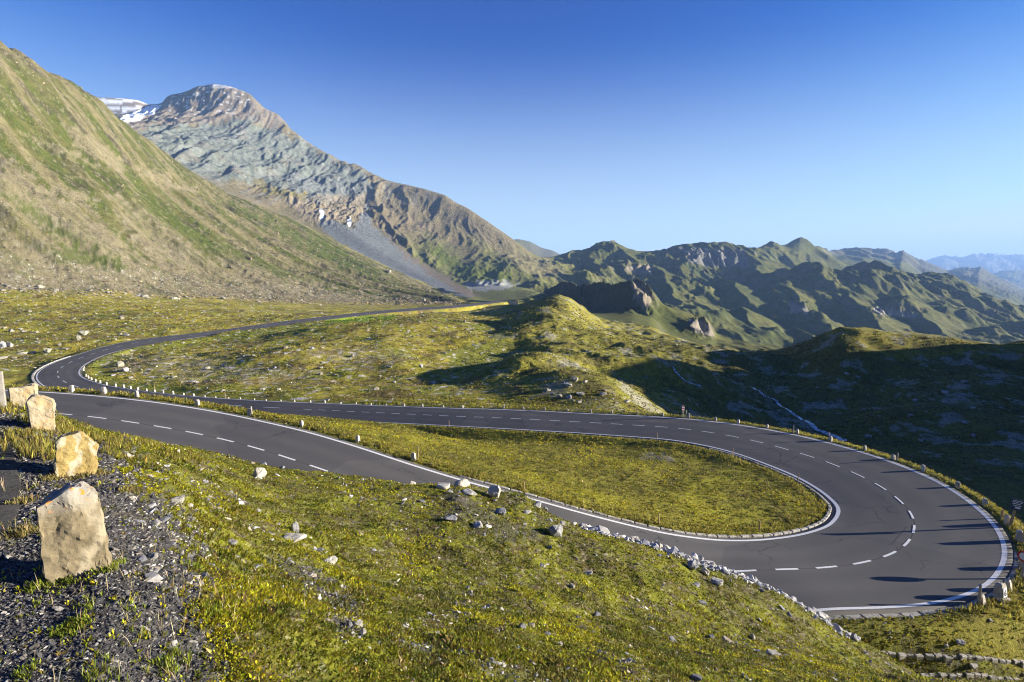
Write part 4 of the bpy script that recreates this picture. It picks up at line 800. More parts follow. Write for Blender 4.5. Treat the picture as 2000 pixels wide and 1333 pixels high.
def guard(u, v, side, r, sc_, label, group, tilt=(0, 0), cat='guard stone'):
    global gi
    p, a = verge(u, v, side, r); o = bpy.data.objects.new('guard_stone', GUARD[gi % 6]); gi += 1; COL.objects.link(o)
    o.location = (p[0], p[1], p[2] + CAMZ); k = sc_ * random.uniform(.9, 1.1); o.scale = (k * random.uniform(.9, 1.1), k, k); o.rotation_euler = (tilt[0] + random.uniform(-.05, .05), tilt[1] + random.uniform(-.06, .06), a + random.uniform(-.15, .15))
    tag(o, label, cat, group); return o
tL = RL[iL] / RL[-1]; tE = RL[int(np.argmin(np.linalg.norm(EA - rA[len(RS) - 1], axis=1)))] / RL[-1]; tap = RL[int(np.argmax(EC[:, 0]))] / RL[-1]
print('fractions', tL, tap, tE)
for u, v in [(165, 719), (165, 726), (170, 733), (173, 737), (179, 740), (187, 743), (196, 746), (208, 750), (226, 754), (242, 756), (255, 758), (269, 760), (286, 762), (302, 764), (318, 767), (338, 770), (358, 772), (378, 774)]:
    guard(u, v, 'B', (.05, tL + .02), .82, "small pale guard stone in the close row inside the far left bend", "guard stones round the left bend")
for u in (400, 421, 446, 469, 496, 519, 548, 575, 606, 634, 665, 695, 724, 754, 789, 825, 865, 903, 942, 983, 1022, 1063, 1108, 1154, 1194, 1244, 1294):
    guard(u, np.interp(u, [400, 800, 1000, 1300], [777, 795, 801, 817]), 'B', (tL - .06, tap), .58, "short guard stone in the spaced row on the far verge of the middle road", "guard stones along the middle road")
for u, v in [(1345, 818), (1397, 824), (1442, 830), (1498, 838), (1557, 849), (1622, 866), (1689, 884), (1744, 902), (1803, 926), (1870, 956), (1923, 990)]:
    guard(u, v, 'B', (tL, tE + .02), .66, "squat guard stone on the sunlit grass rim of the hairpin, dark valley behind", "guard stones on the hairpin rim")
for u, v, lb in [(1967, 1027, "guard stone beside the small wooden stake, left of the blue notice board"), (1990, 1066, "guard stone on the outer rim of the hairpin, below the blue notice board"), (1996, 1104, "guard stone at the right edge of the photo, beside the round sign"), (1969, 1150, "leaning guard stone behind the numbered kilometre stone"), (1917, 1178, "broad guard stone with a short post leaning on it by the kilometre stone")]:
    guard(u, v, 'B', (tL, tE + .02), .80, lb, None, (0.12, .15))
for u, v, lb in [(140, 764, "yellowish guard stone farthest left on the strip between the two roads"), (203, 771, "leaning pale guard stone, second from the left between the two roads"), (268, 778, "upright white guard stone, third from the left between the two roads"), (386, 796, "large pale guard stone where the upper and middle roads come closest"), (488, 808, "guard stone with a dark post beside it at the head of the grass infield"),
                 (590, 838, "lone white guard stone on the infield verge below the lone grass hump"), (699, 868, "white guard stone midway down the upper road's infield verge"), (808, 902, "pale guard stone beside a thin wooden pole on the infield verge")]:
    guard(u, v, 'A', (tE, 1), .66, lb, "guard stones between the two roads")
# small posts beside some of the stones
def post(u, v, side, r, h, rad, m, label, cat='post', extra=0., name='post', tilt=0.0):
    p, a = verge(u, v, side, r, extra); bm = bmesh.new(); tube(bm, rad, rad * .8, h + .2, -.2); o = bm_obj(name, bm, m); o.location = W3(p); o.rotation_euler = (random.uniform(-.04, .04), tilt, a); tag(o, label, cat); return o
post(488 + 4, 808, 'A', (tE, 1), .55, .05, M_WOOD, "short grey wooden post against the guard stone at the head of the infield")
post(985, 799, 'B', (tL - .06, tap), .55, .05, M_WOOD, "short wooden post next to a guard stone midway along the middle road")
post(1340, 818, 'B', (tL, tap), .75, .07, M_WOOD, "grey wooden post just right of the small red and white sign")
post(1549, 847, 'B', (tL, tE + .02), .65, .05, M_WOOD, "thin wooden post left of a guard stone above the stream")
post(1618, 864, 'B', (tL, tE + .02), .72, .05, M_WOOD, "brown wooden post left of a guard stone at the foot of the stream")
post(1752, 905, 'B', (tL, tE + .02), .60, .05, M_WOOD, "brown wooden post right of a guard stone on the hairpin rim")
post(1956, 1020, 'B', (tL, tE + .02), .5, .06, M_STICK, "short tan wooden stake on the grass rim, up the verge from the blue notice board")
post(1913, 1176, 'B', (tL, tE + .02), .95, .06, M_WOOD, "dark post leaning on the broad guard stone at the hairpin's lower end", tilt=.25)
def pole(u, v, side, r, h, label, extra=.15):
    return post(u, v, side, r, h, .035, M_STICK, label, 'snow pole', extra, 'snow_pole', random.uniform(-.04, .04))
pole(1023, 961, 'A', (tE, 1), .50, "thin wooden snow pole on the infield kerb above the big rocks of the slope edge")
pole(1288, 1026, 'A', (tE - .02, 1), .62, "tall thin snow pole on the lower kerb of the infield, left of the hairpin tip")
pole(1487, 1045, 'A', (tap, tE + .03), .60, "snow pole on the lower kerb nearest the hairpin tip")
pole(1560, 944, 'A', (tL, tap), .72, "snow pole on the upper kerb nearest the hairpin tip")
pole(1433, 889, 'A', (tL, tap), .62, "snow pole halfway along the infield's upper kerb")
pole(1283, 858, 'A', (tL, tap), .75, "pale snow pole on the infield's upper edge under the red and white sign")
pole(877, 834, 'A', (tL - .05, tap), .68, "snow pole at the dark ditch where the infield hump meets the middle road")
pole(811, 902, 'A', (tE, 1), .68, "snow pole right beside a guard stone on the upper road's infield verge", .3)
pole(225, 689, 'B', (.05, .25), 1.3, "thin snow pole on the inner verge above the far left bend")
pole(262, 679, 'B', (.05, .25), 1.3, "thin snow pole on the inner verge of the far road, before the bend")
pole(302, 765, 'B', (.1, tL), 1.6, "taller snow pole rising from the row of guard stones past the left bend")
pole(440, 779, 'B', (tL - .1, tap), 1.0, "thin snow pole among the spaced guard stones of the middle road")
pole(66, 722, 'A', (.05, .3), 1.6, "thin snow pole on the outer kerb of the far left bend")
pole(316, 669, 'B', (.02, .25), 1.2, "thin snow pole on the inner verge of the far road, above pale rock slabs")
# red and white sign on a wooden post
p, a = verge(1333, 816, 'B', (tL, tap)); e = empty('road_sign', p, "small red and white sign on a wooden post beyond the far edge of the road", 'road sign', rz=.1)
bm = bmesh.new(); tube(bm, .06, .055, 1.35, -.2); bm_obj('post', bm, M_WOOD, e)
bm = bmesh.new(); box(bm, -.13, .13, -.085, -.06, .62, 1.15); pn = bm_obj('panel', bm, M_WHITE, e)
bm = bmesh.new()
for z in (.64, .84, 1.03):
    v = [bm.verts.new(q) for q in ((-.12, -.09, z), (.0, -.09, z + .03), (.12, -.09, z), (.12, -.09, z + .08), (0, -.09, z + .11), (-.12, -.09, z + .08))]; bm.faces.new(v)
bm_obj('chevron', bm, M_RED, pn)
# blue notice board
p, a = verge(1972, 1031, 'B', (tL, tE + .02), .0); e = empty('notice_board', p, "dark blue notice board on a leaning wooden post at the hairpin's right rim", 'notice board', rz=-.55); e.rotation_euler = (0, .10, -.5)
bm = bmesh.new(); box(bm, -.05, .05, -.04, .04, -.3, 1.55); bm_obj('post', bm, M_STICK, e)
bm = bmesh.new(); box(bm, -.24, .24, -.07, -.042, 1.0, 1.58); pn = bm_obj('panel', bm, M_BLUEP, e)
bm = bmesh.new()
for z0, z1, x0, x1 in ((1.50, 1.53, -.2, .2), (1.42, 1.46, -.19, .05), (1.42, 1.46, .08, .19), (1.33, 1.37, -.19, .15), (1.24, 1.27, -.15, .19), (1.10, 1.2, -.05, .16)): box(bm, x0, x1, -.074, -.071, z0, z1)
bm_obj('white_mark', bm, M_WHITE, pn)
# round sign cut by the picture's right edge
p, a = verge(1990, 1137, 'B', (tL, tE + .02), .1); e = empty('round_sign', p, "round red edged sign on a short post, cut off by the photo's right edge", 'road sign', rz=-1.1)
bm = bmesh.new(); tube(bm, .05, .05, 1.0, -.2); bm_obj('post', bm, M_WOOD, e)
def disc(bm, r, y0, y1, zc, n=28):
    a_ = [[bm.verts.new((r * math.cos(6.2832 * i / n), y, zc + r * math.sin(6.2832 * i / n))) for i in range(n)] for y in (y0, y1)]
    bm.faces.new(a_[0]); bm.faces.new(a_[1][::-1])
    for i in range(n): bm.faces.new((a_[0][i], a_[1][i], a_[1][(i + 1) % n], a_[0][(i + 1) % n]))
bm = bmesh.new(); disc(bm, .24, -.075, -.052, 1.0); pn = bm_obj('panel', bm, M_RED, e)
bm = bmesh.new(); disc(bm, .17, -.080, -.0755, 1.0); bm_obj('sign_face', bm, M_WHITE, pn)
# kilometre stone
p, a = verge(1947, 1162, 'B', (tL, tE + .02), .1); e = empty('kilometre_stone', p, "kilometre stone with the number 6 on its white face, on the hairpin's lower rim", 'milestone', rz=.42); e.rotation_euler = (-.12, .05, .42)
bm = bmesh.new(); block(bm, 0, 0, -.25, .46, .32, .90, .84, .18, 3); bm_obj('stone', bm, M_GUARD, e)
bm = bmesh.new(); block(bm, 0, 0, -.3, .66, .52, .40, .9, .2, 5); bm_obj('plinth', bm, M_KERB, e)
bm = bmesh.new(); v = [bm.verts.new(q) for q in ((-.14, -.163, .12), (.14, -.163, .12), (.125, -.15, .50), (-.125, -.15, .50))]; bm.faces.new(v); pn = bm_obj('plate', bm, M_WHITE, e)
fc = bpy.data.curves.new('numeral', 'FONT'); fc.body = "6"; fc.size = .34; fc.align_x = 'CENTER'; fc.extrude = .002; fo = bpy.data.objects.new('numeral', fc); COL.objects.link(fo)
bpy.context.view_layer.update(); nm = bpy.data.meshes.new_from_object(fo.evaluated_get(bpy.context.evaluated_depsgraph_get())); bpy.data.objects.remove(fo)
no = bpy.data.objects.new('numeral', nm); nm.materials.clear(); nm.materials.append(M_BLACK); COL.objects.link(no); no.parent = pn; no.location = (0, -.170, .18); no.rotation_euler = (R(88), 0, 0)

# ------------------------------------------------------------------ kerbs and the low wall
def kerb(label, i0, i1, P_, sg, w_, h, step=.0, name='kerb'):
    bm = bmesh.new(); prev = None; L = 0; rg = random.Random(4)
    Lk = RL[i0]; pts = np.arange(RL[i0], RL[i1], .75)
    for k, l in enumerate(pts[:-1]):
        q = []
        gap = .025; hh = h * rg.uniform(.8, 1.15); jo = rg.uniform(-.02, .02)
        for ll in (l + gap, pts[k + 1] - gap):
            b = np.array([np.interp(ll, RL, P_[:, c]) for c in range(3)]); n_ = np.array([np.interp(ll, RL, ur[:, c]) for c in range(3)]) * sg; n_[2] = 0
            q.append([b + n_ * (EDGE + .06 + jo), b + n_ * (EDGE + .06 + w_ + jo)])
        vv = [bm.verts.new((c[0], c[1], c[2] + CAMZ + z)) for z in (-.3, hh) for c in (q[0][0], q[0][1], q[1][1], q[1][0])]
        for f in ((0, 1, 5, 4), (1, 2, 6, 5), (2, 3, 7, 6), (3, 0, 4, 7), (4, 5, 6, 7)): bm.faces.new([vv[i] for i in f])
    bmesh.ops.bevel(bm, geom=[e_ for e_ in bm.edges if not e_.is_boundary], offset=.03, segments=1, affect='EDGES')
    return tag(bm_obj(name, bm, M_KERB), label, 'kerb')
def near_i(u, v, P_):
    a_, b_ = project(P_[:, 0], P_[:, 1], P_[:, 2]); return int(np.argmin((a_ - u) ** 2 + 2 * (b_ - v) ** 2))
kerb("low stone kerb curving round the tip of the grass infield inside the hairpin", near_i(1380, 872, EA), near_i(880, 933, EA), EA, -1, .18, .06)
kerb("low kerb on the outside of the far left bend", near_i(140, 698, EA), near_i(100, 762, EA), EA, -1, .35, .16)
ik = [i for i in range(len(EB)) if RL[i] / RL[-1] > tap and EB[i, 1] < 23 and EB[i, 0] > 11]
kerb("rough stone edging under the white line at the hairpin's lower end", ik[0], ik[-1], EB, 1, .30, .04)
def tv_line(pts, n):
    P_ = np.array([hit(u, v, 16.6, 30) for u, v in pts]); L = np.concatenate([[0], np.cumsum(np.linalg.norm(np.diff(P_, axis=0), axis=1))]); t = np.linspace(0, L[-1], n)
    return np.stack([np.interp(t, L, P_[:, k]) for k in range(3)], 1)
ln = tv_line([(1715, 1272), (1760, 1277), (1850, 1281), (1950, 1288), (2010, 1293), (2100, 1303)], 27)
bm = bmesh.new(); rg = random.Random(9)
for row, (dy, dz, hh) in enumerate(((-.0, -.06, .10), (-.30, -.14, .06))):
    for k in range(len(ln) - 1):
        a_, b_ = ln[k], ln[k + 1]; m_ = (a_ + b_) / 2; d_ = (b_ - a_) / 2 * .95; nn = np.array([-d_[1], d_[0], 0]); nn /= np.linalg.norm(nn) + 1e-9
        w_ = rg.uniform(.08, .12); h_ = hh * rg.uniform(.75, 1.2); dz = float(ground(m_[0:1], m_[1:2] + dy)[0]) - m_[2] - .07; off = np.array([rg.uniform(-.03, .03), dy + rg.uniform(-.03, .03), 0])
        vv = [bm.verts.new(tuple(m_ + off + d_ * i_ + nn * w_ * j_ + np.array([rg.uniform(-.03, .03), rg.uniform(-.03, .03), CAMZ + dz + z_]))) for z_ in (-.3, h_) for i_, j_ in ((-1, -1), (1, -1), (1, 1), (-1, 1))]
        for f in ((0, 1, 5, 4), (1, 2, 6, 5), (2, 3, 7, 6), (3, 0, 4, 7), (4, 5, 6, 7)): bm.faces.new([vv[i] for i in f])
bmesh.ops.bevel(bm, geom=[e_ for e_ in bm.edges if not e_.is_boundary], offset=.03, segments=1, affect='EDGES')
tag(bm_obj('stone_wall', bm, M_KERB), "low dry stone wall two courses high below the hairpin in the lower right corner", 'wall')

# ------------------------------------------------------------------ the four big edge stones on the left, and the post
def edge_stone(outline, base, nrm, thick, m, label, seed, name='edge_stone', cut=4, amp=.020):
    bp = hit(*base, 1.8, 14); n_ = np.array([nrm[0], nrm[1], 0.0]); n_ /= np.linalg.norm(n_)
    pl = []
    for u, v in outline:
        d_ = np.array([float(suv(u, v)), 1.0, float(tv(v))]); k = (bp @ n_) / (d_ @ n_); pl.append(d_ * k)
    pl = np.array(pl); c = pl.mean(0); zb = bp[2] - .10
    pl[pl[:, 2] < bp[2] + .06, 2] -= .12
    bm = bmesh.new(); rg = random.Random(seed); loc = lambda q: Vector((q[0] - bp[0], q[1] - bp[1], q[2] - bp[2]))
    f = [bm.verts.new(loc(q)) for q in pl]; bk = [bm.verts.new(loc(c + (q - c) * rg.uniform(.84, .97) - n_ * thick * rg.uniform(.8, 1.15))) for q in pl]
    bm.faces.new(f); bm.faces.new(bk[::-1])
    for i in range(len(f)): bm.faces.new((f[i], f[(i + 1) % len(f)], bk[(i + 1) % len(f)], bk[i]))
    bmesh.ops.recalc_face_normals(bm, faces=bm.faces[:])
    bmesh.ops.bevel(bm, geom=bm.edges[:], offset=thick * .05, segments=1, affect='EDGES')
    bmesh.ops.triangulate(bm, faces=bm.faces[:])
    for _ in range(cut): 
        le = [e_ for e_ in bm.edges if e_.calc_length() > .03]; bmesh.ops.subdivide_edges(bm, edges=le, cuts=1); bmesh.ops.triangulate(bm, faces=bm.faces[:])
    bm.normal_update(); S3 = Vector((seed * 3.1, 0, 0)); mv = []
    for v in bm.verts:
        k = mnoise.fractal(v.co * 6 + S3, .9, 2.0, 4) * amp - .8 * amp * max(0, abs(mnoise.noise(v.co * 3.3 + S3)) - .25) * 3
        mv.append((v, v.normal * k))
    for v, k in mv: v.co += k
    bm.normal_update(); mv = [(v, v.normal * (round(2.6 * mnoise.noise(v.co * 4.2 + S3 * 1.7)) * .006)) for v in bm.verts]
    for v, k in mv: v.co += k
    bmesh.ops.recalc_face_normals(bm, faces=bm.faces[:])
    o = bm_obj(name, bm, m); o.location = W3(bp); return tag(o, label, 'edge stone')
M_S1 = obj_mat("sandy gneiss slab", (.175, .142, .085), (.255, .205, .125), 4.0, bs=.5, bd=.008, vein=((.33, .28, .19), 1.1))
nt_ = M_S1.node_tree; b_ = nt_.nodes['Principled BSDF']; src = b_.inputs['Base Color'].links[0].from_socket
tc = N(nt_, 'ShaderNodeTexCoord'); sp_ = N(nt_, 'ShaderNodeSeparateXYZ'); nt_.links.new(tc.outputs['Object'], sp_.inputs[0]); lz = mrange(nt_, sp_.outputs['Z'], .42, .52, 0, 1); ln_ = noise(nt_, tc.outputs['Object'], 26, 4, .65); lm = mrange(nt_, ln_, .60, .63, 0, .9)
mm_ = N(nt_, 'ShaderNodeMath', operation='MULTIPLY'); nt_.links.new(lz, mm_.inputs[0]); nt_.links.new(lm, mm_.inputs[1])
gz_ = mrange(nt_, sp_.outputs['Z'], .40, .56, 0, .7); gm = mixc(nt_, gz_, src, (.27, .26, .24)); nt_.links.new(mixc(nt_, mm_.outputs[0], gm, (.62, .22, .02)), b_.inputs['Base Color'])
M_S2 = obj_mat("yellow quartzite", (.32, .225, .07), (.42, .32, .13), 5.0, bs=.6, bd=.012, vein=((.46, .42, .31), 2.2))
M_S3 = obj_mat("cream limestone", (.31, .25, .155), (.44, .375, .26), 6.0, bs=.6, bd=.010, vein=((.36, .26, .13), 1.7))
edge_stone([(70, 993), (95, 979), (112, 969), (130, 957), (147, 948), (160, 948), (175, 957), (187, 961), (194, 970), (203, 1020), (209, 1070), (214, 1104), (160, 1126), (92, 1144), (80, 1100), (73, 1045)], (145, 1128), (.61, -.79), .17, M_S1, "large sandy stone slab with orange lichen on its top, nearest of the four edge stones", 1)
edge_stone([(103, 933), (108, 905), (107, 885), (110, 868), (120, 855), (140, 848), (158, 843), (170, 850), (180, 862), (193, 872), (192, 892), (190, 923), (160, 929), (125, 936)], (148, 932), (.70, -.71), .20, M_S2, "rounded yellow veined stone on the gravel, second nearest of the four edge stones", 2)
edge_stone([(50, 787), (57, 778), (64, 775), (80, 774), (104, 781), (107, 790), (108, 830), (110, 843), (85, 846), (62, 838), (54, 812)], (84, 842), (.66, -.75), .26, M_S3, "upright cream stone block with a dark crack, in front of the rearmost edge stone", 3)
edge_stone([(17, 761), (40, 757), (70, 751), (71, 766), (69, 790), (50, 796), (30, 797), (18, 793)], (45, 795), (.60, -.80), .30, M_S3, "low cream stone behind the upright block, beside the wooden post at the left edge", 4)
p = hit(7, 799, 3, 14); Yp = p[1]; hh = 74 / 1000 * Yp / .97
bm = bmesh.new(); box(bm, -.038, .038, -.03, .03, -.2, hh); bmesh.ops.bevel(bm, geom=bm.edges[:], offset=.008, segments=1, affect='EDGES'); o = bm_obj('wooden_post', bm, M_WOOD); o.location = W3(p); o.rotation_euler = (0, .02, .6)
tag(o, "square grey wooden post at the photo's left edge, behind the edge stones", 'post')
# the upper road's asphalt edge at the far left
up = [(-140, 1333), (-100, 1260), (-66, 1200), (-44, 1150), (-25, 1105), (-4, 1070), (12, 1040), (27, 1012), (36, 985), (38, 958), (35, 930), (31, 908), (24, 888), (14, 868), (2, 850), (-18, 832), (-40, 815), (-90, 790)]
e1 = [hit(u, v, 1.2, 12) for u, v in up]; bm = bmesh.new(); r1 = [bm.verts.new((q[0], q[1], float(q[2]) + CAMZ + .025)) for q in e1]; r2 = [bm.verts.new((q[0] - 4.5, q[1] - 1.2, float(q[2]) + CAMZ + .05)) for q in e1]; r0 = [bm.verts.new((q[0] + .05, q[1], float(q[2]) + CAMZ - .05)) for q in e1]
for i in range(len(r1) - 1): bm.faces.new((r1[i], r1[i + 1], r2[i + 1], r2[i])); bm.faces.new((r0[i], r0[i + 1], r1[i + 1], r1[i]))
M_ASPHALT_SHADE = obj_mat('dark asphalt with painted shade', (.045, .043, .041), (.080, .077, .073), 8.0, bs=.8, bd=.02); o = bm_obj('upper_road', bm, M_ASPHALT_SHADE, None, True); tag(o, kind='structure')  # asphalt colour darkened to stand in for the edge stones' shadows

# ------------------------------------------------------------------ rocks one can point at on the slope
CR_ = np.array(CURVES[IDX['crest']][1])
def rock_uv(u, v, wpx, hpx, label, grey=False, ki=None, rz=None, tilt=(0, 0), sink=.22, name='rock', group=None, deep=.8, y1=24):
    p = hit(u, v, 1.8, y1); yc = float(np.interp(suv(u, v), CR_[:, 0], CR_[:, 1]))
    if name == 'rock' and v < 1190 and p[1] > yc:
        p = np.array([float(suv(u, v)) * (yc - .2), yc - .2, 0.0]); p[2] = float(ground(p[0:1], p[1:2])[0])
    k = p[1] / 950.0
    return put_rock(name, p, (wpx * k * .9, wpx * k * deep * .8, max(hpx * k * .95, .03)), label, 'rock', group, grey, ki, rz, tilt, sink)
RK = [(508, 934, 34, 24, "pale wedge shaped rock standing alone near the road edge of the slope", 0, 3), (572, 1056, 62, 22, "flat white slab with a small upright stone behind it", 0, 2), (577, 1040, 20, 26, "small upright grey stone behind the flat white slab", 1, 3), (541, 1027, 22, 10, "narrow pale stone left of the small upright stone", 0, 7), (646, 1102, 40, 22, "cream flat topped rock in the middle of the slope", 0, 0),
      (452, 1066, 42, 16, "low tan slab lying left of the flat white slab", 0, 2), (343, 982, 52, 22, "white bleached rock partly buried at the gravel's upper edge", 0, 7), (390, 921, 18, 10, "small pale rock above the bleached buried rock", 0, 5), (866, 953, 38, 13, "smaller left one of the two large pale blocks on the slope's edge by the road", 0, 1), (902, 950, 42, 16, "larger right one of the two pale blocks on the slope's edge by the road", 0, 3),
      (915, 966, 44, 14, "flat pale slab just below the two large blocks", 0, 2), (966, 970, 36, 26, "pale angular rock at the road edge, right of the two large blocks", 0, 8), (1050, 991, 28, 16, "rounded grey boulder on the road edge with a smaller one beside it", 1, 5), (1066, 996, 14, 10, "small grey stone touching the rounded grey boulder", 1, 0), (1086, 1046, 44, 26, "bluish grey rock with a jagged top below the road edge", 1, 8), (979, 1004, 40, 14, "flat grey slab among stones, left of the rounded grey boulder", 1, 2), (1030, 1004, 26, 10, "pale flat stone under the rounded grey boulder", 0, 7),
      (880, 1018, 36, 18, "dark blue grey splintered rock in a shaded dip", 1, 7), (935, 1030, 34, 14, "pair of whitish stones at the centre of the slope", 0, 0), (1020, 1228, 20, 14, "grey half of a pair of stones lying alone on the lower slope", 1, 3), (1038, 1226, 18, 14, "tan half of a pair of stones lying alone on the lower slope", 0, 1), (1069, 1242, 28, 8, "long flat grey stone below the pair of stones", 1, 2), (1094, 1260, 16, 10, "small white stone right of the long flat grey stone", 0, 4),
      (1150, 1122, 22, 10, "pale stone in bright grass, far below the road edge", 0, 5), (1118, 1148, 14, 10, "small brownish stone below the pale stone in bright grass", 0, 1), (1166, 1205, 20, 16, "slanted grey stone stuck in the grass of the lower slope", 1, 7), (1352, 1110, 34, 16, "rough grey rock in the band of stones below the rubble edge", 1, 8), (1376, 1122, 26, 16, "whitish rock right of the rough grey rock", 0, 3), (1400, 1140, 34, 14, "pale rock at the lower end of the band of stones", 0, 1), (1361, 1145, 22, 10, "flat grey stone under the band of stones", 1, 2), (1372, 1180, 24, 10, "pale stone on the grass below the band of stones", 0, 7),
      (1470, 1250, 14, 16, "small white upright stone on the right part of the slope", 0, 3), (1390, 1245, 18, 8, "small flat grey stone left of the white upright stone", 1, 2), (1512, 1280, 40, 12, "long low pale stone near the slope's right edge", 0, 7), (1360, 1328, 32, 16, "grey rock cut by the bottom of the photo", 1, 0), (1640, 1240, 22, 12, "grey stone near the lower right crest of the slope", 1, 5), (1668, 1252, 22, 16, "dark grey stone beside a pale slab at the lower right crest", 1, 8),
      (700, 1224, 28, 20, "yellowish white stone at the right of the pebble patch", 0, 0), (682, 1226, 18, 18, "greenish grey stone inside the pebble patch", 1, 3), (708, 1240, 22, 12, "white stone at the lower end of the pebble patch", 0, 1), (662, 1186, 24, 12, "white stone at the upper end of the pebble patch", 0, 7), (716, 1176, 12, 10, "bright white small stone right of the pebble patch's upper end", 0, 4), (1300, 1078, 36, 16, "largest pale block in the rubble along the road edge", 0, 3), (1240, 1058, 24, 14, "pale block at the left start of the rubble along the road edge", 0, 1), (1285, 1064, 24, 20, "pointed pale block standing up from the rubble", 0, 8), (1393, 1103, 30, 11, "broad pale block on the crest of the rubble", 0, 5), (1145, 1033, 26, 8, "flat pale stone on the road edge before the rubble", 0, 2), (1206, 1050, 16, 8, "small white stone below the road edge, left of the rubble", 0, 4),
      (1780, 1208, 12, 6, "small pale stone on the bank under the kilometre stone", 0, 1), (1876, 1258, 26, 14, "tan flat stone on the bank above the low wall", 0, 2), (1848, 1265, 10, 10, "small white stone on the bank just above the low wall", 0, 4), (1935, 1215, 14, 8, "pale stone on the bank right of the kilometre stone", 0, 7), (1900, 1305, 26, 14, "tan stone below the low wall", 0, 5)]
for u, v, w_, h_, lb, gy, ki in RK: rock_uv(u, v, w_, h_, lb, bool(gy), ki)
rock_uv(258, 1075, 26, 14, "pale flat stone on the dark gravel right of the nearest edge stone", False, 2); rock_uv(300, 1093, 34, 16, "cream and grey stone on the gravel, farther right of the nearest edge stone", False, 0); rock_uv(195, 1112, 22, 8, "thin white chip at the foot of the nearest edge stone", False, 7)
# boulders of the pasture by the far bend
BK = [(93, 690, 26, 17, "big rounded pale boulder above the far left bend, dark on its left side", 0, 5), (64, 692, 20, 9, "low wedge shaped boulder left of the big rounded one", 0, 2), (45, 693, 22, 10, "flat pale boulder second left of the big rounded one", 0, 7), (8, 702, 22, 10, "pale slab at the photo's left edge above the wooden post", 0, 2), (28, 701, 12, 6, "small pale boulder between the slab and the flat boulder", 0, 0), (5, 680, 18, 14, "large grey boulder cut by the left edge of the photo", 1, 8), (20, 678, 14, 10, "dark shaded boulder behind the flat pale boulders", 1, 3),
      (235, 717, 18, 12, "square white boulder in the pasture inside the left bend", 0, 3), (245, 726, 16, 9, "grey boulder just below the square white one", 1, 8), (222, 735, 14, 6, "low dark stone below the square white boulder", 1, 2), (163, 655, 20, 11, "cluster boulder with a black shaded hollow on the left meadow", 0, 8), (154, 664, 12, 9, "pale stone at the foot of the hollow boulder", 0, 3), (235, 656, 14, 9, "pale boulder left in the stone group above the far road", 0, 0), (248, 657, 14, 7, "flat boulder in the stone group above the far road", 1, 2), (225, 665, 12, 6, "small rounded pale boulder below the stone group by the far road", 0, 5),
      (340, 738, 16, 7, "flat pale boulder in the middle of the inner pasture", 0, 7), (405, 722, 14, 8, "pale boulder with a dark left side on the inner pasture", 0, 1), (376, 747, 18, 6, "long flat grey boulder lowest on the inner pasture", 1, 2), (690, 698, 14, 7, "grey white boulder on the grassy rise of the inner pasture", 0, 3), (822, 718, 14, 8, "dark boulder at the foot of the inner pasture's rise", 1, 8), (640, 783, 10, 6, "brown boulder just beyond the middle road's guard stones", 1, 0), (828, 590, 10, 8, "white boulder right beside the far road's upper end", 0, 3), (760, 534, 12, 8, "lone white block on the grey green lower scree", 0, 1), (40, 645, 14, 6, "pale flat boulder high on the left meadow", 0, 2), (9, 643, 12, 7, "pale round boulder at the photo's left edge, high on the meadow", 0, 5)]
for u, v, w_, h_, lb, gy, ki in BK: rock_uv(u, v, w_, h_, lb, bool(gy), ki, name='boulder', y1=900)
# many more boulders, alike, each a stone of its own
def field(n, poly, s0, s1, label, group, grey_p=.2, y0=60, y1=420):
    p = np.array(poly); done = 0; tries = 0
    while done < n and tries < 20000:
        tries += 1
        u, v = rng.uniform(p[:, 0].min(), p[:, 0].max()), rng.uniform(p[:, 1].min(), p[:, 1].max())
        ins = False
        for i in range(len(p)):
            a_, b_ = p[i], p[(i + 1) % len(p)]
            if (a_[1] > v) != (b_[1] > v) and u < (b_[0] - a_[0]) * (v - a_[1]) / (b_[1] - a_[1]) + a_[0]: ins = not ins
        if not ins: continue
        if perlin(np.array([u / 60]), np.array([v / 22]), 201)[0] < rng.uniform(-.5, .35): continue
        q = hit(u, v, y0, y1)
        if sample(RQ, q[0:1], q[1:2])[0] < 1.2: continue
        s = s0 + (s1 - s0) * rng.uniform(0, 1) ** 2.2; put_rock('boulder', q, (s, s * rng.uniform(.6, .9), s * rng.uniform(.3, .6)), label, 'boulder', group, rng.uniform() < grey_p, sink=.25); done += 1
field(48, [(0, 590), (400, 600), (500, 625), (260, 655), (150, 680), (60, 700), (0, 720)], .7, 2.2, "pale boulder scattered on the meadow between the scree foot and the far road", "boulders of the upper left meadow")
field(70, [(200, 710), (280, 685), (500, 660), (700, 650), (860, 690), (850, 770), (600, 772), (380, 764), (240, 745)], .45, 1.4, "pale stone scattered in the pasture enclosed by the left bend", "stones of the inner pasture")
field(24, [(760, 620), (960, 615), (960, 700), (860, 690), (760, 650)], .6, 1.4, "white stone dotted on the round grassy shoulder right of the far road", "stones of the grassy shoulder")
field(50, [(0, 555), (200, 568), (420, 576), (640, 586), (640, 598), (400, 590), (200, 582), (0, 572)], 1.6, 4.5, "tan block at the foot of the scree slope", "blocks at the scree foot", .1, 150, 520)
field(40, [(1420, 740), (1960, 720), (1990, 850), (1850, 880), (1640, 850), (1480, 790)], .5, 1.7, "grey boulder in the shaded valley behind the hairpin", "boulders of the shaded valley", .6, 50, 160)

field(26, [(1060, 760), (1110, 742), (1180, 750), (1232, 788), (1190, 795), (1080, 782)], .4, 1.3, 'pale slab on the low rocky knoll just beyond the middle road', 'slabs of the rocky knoll', .3, 58, 120)
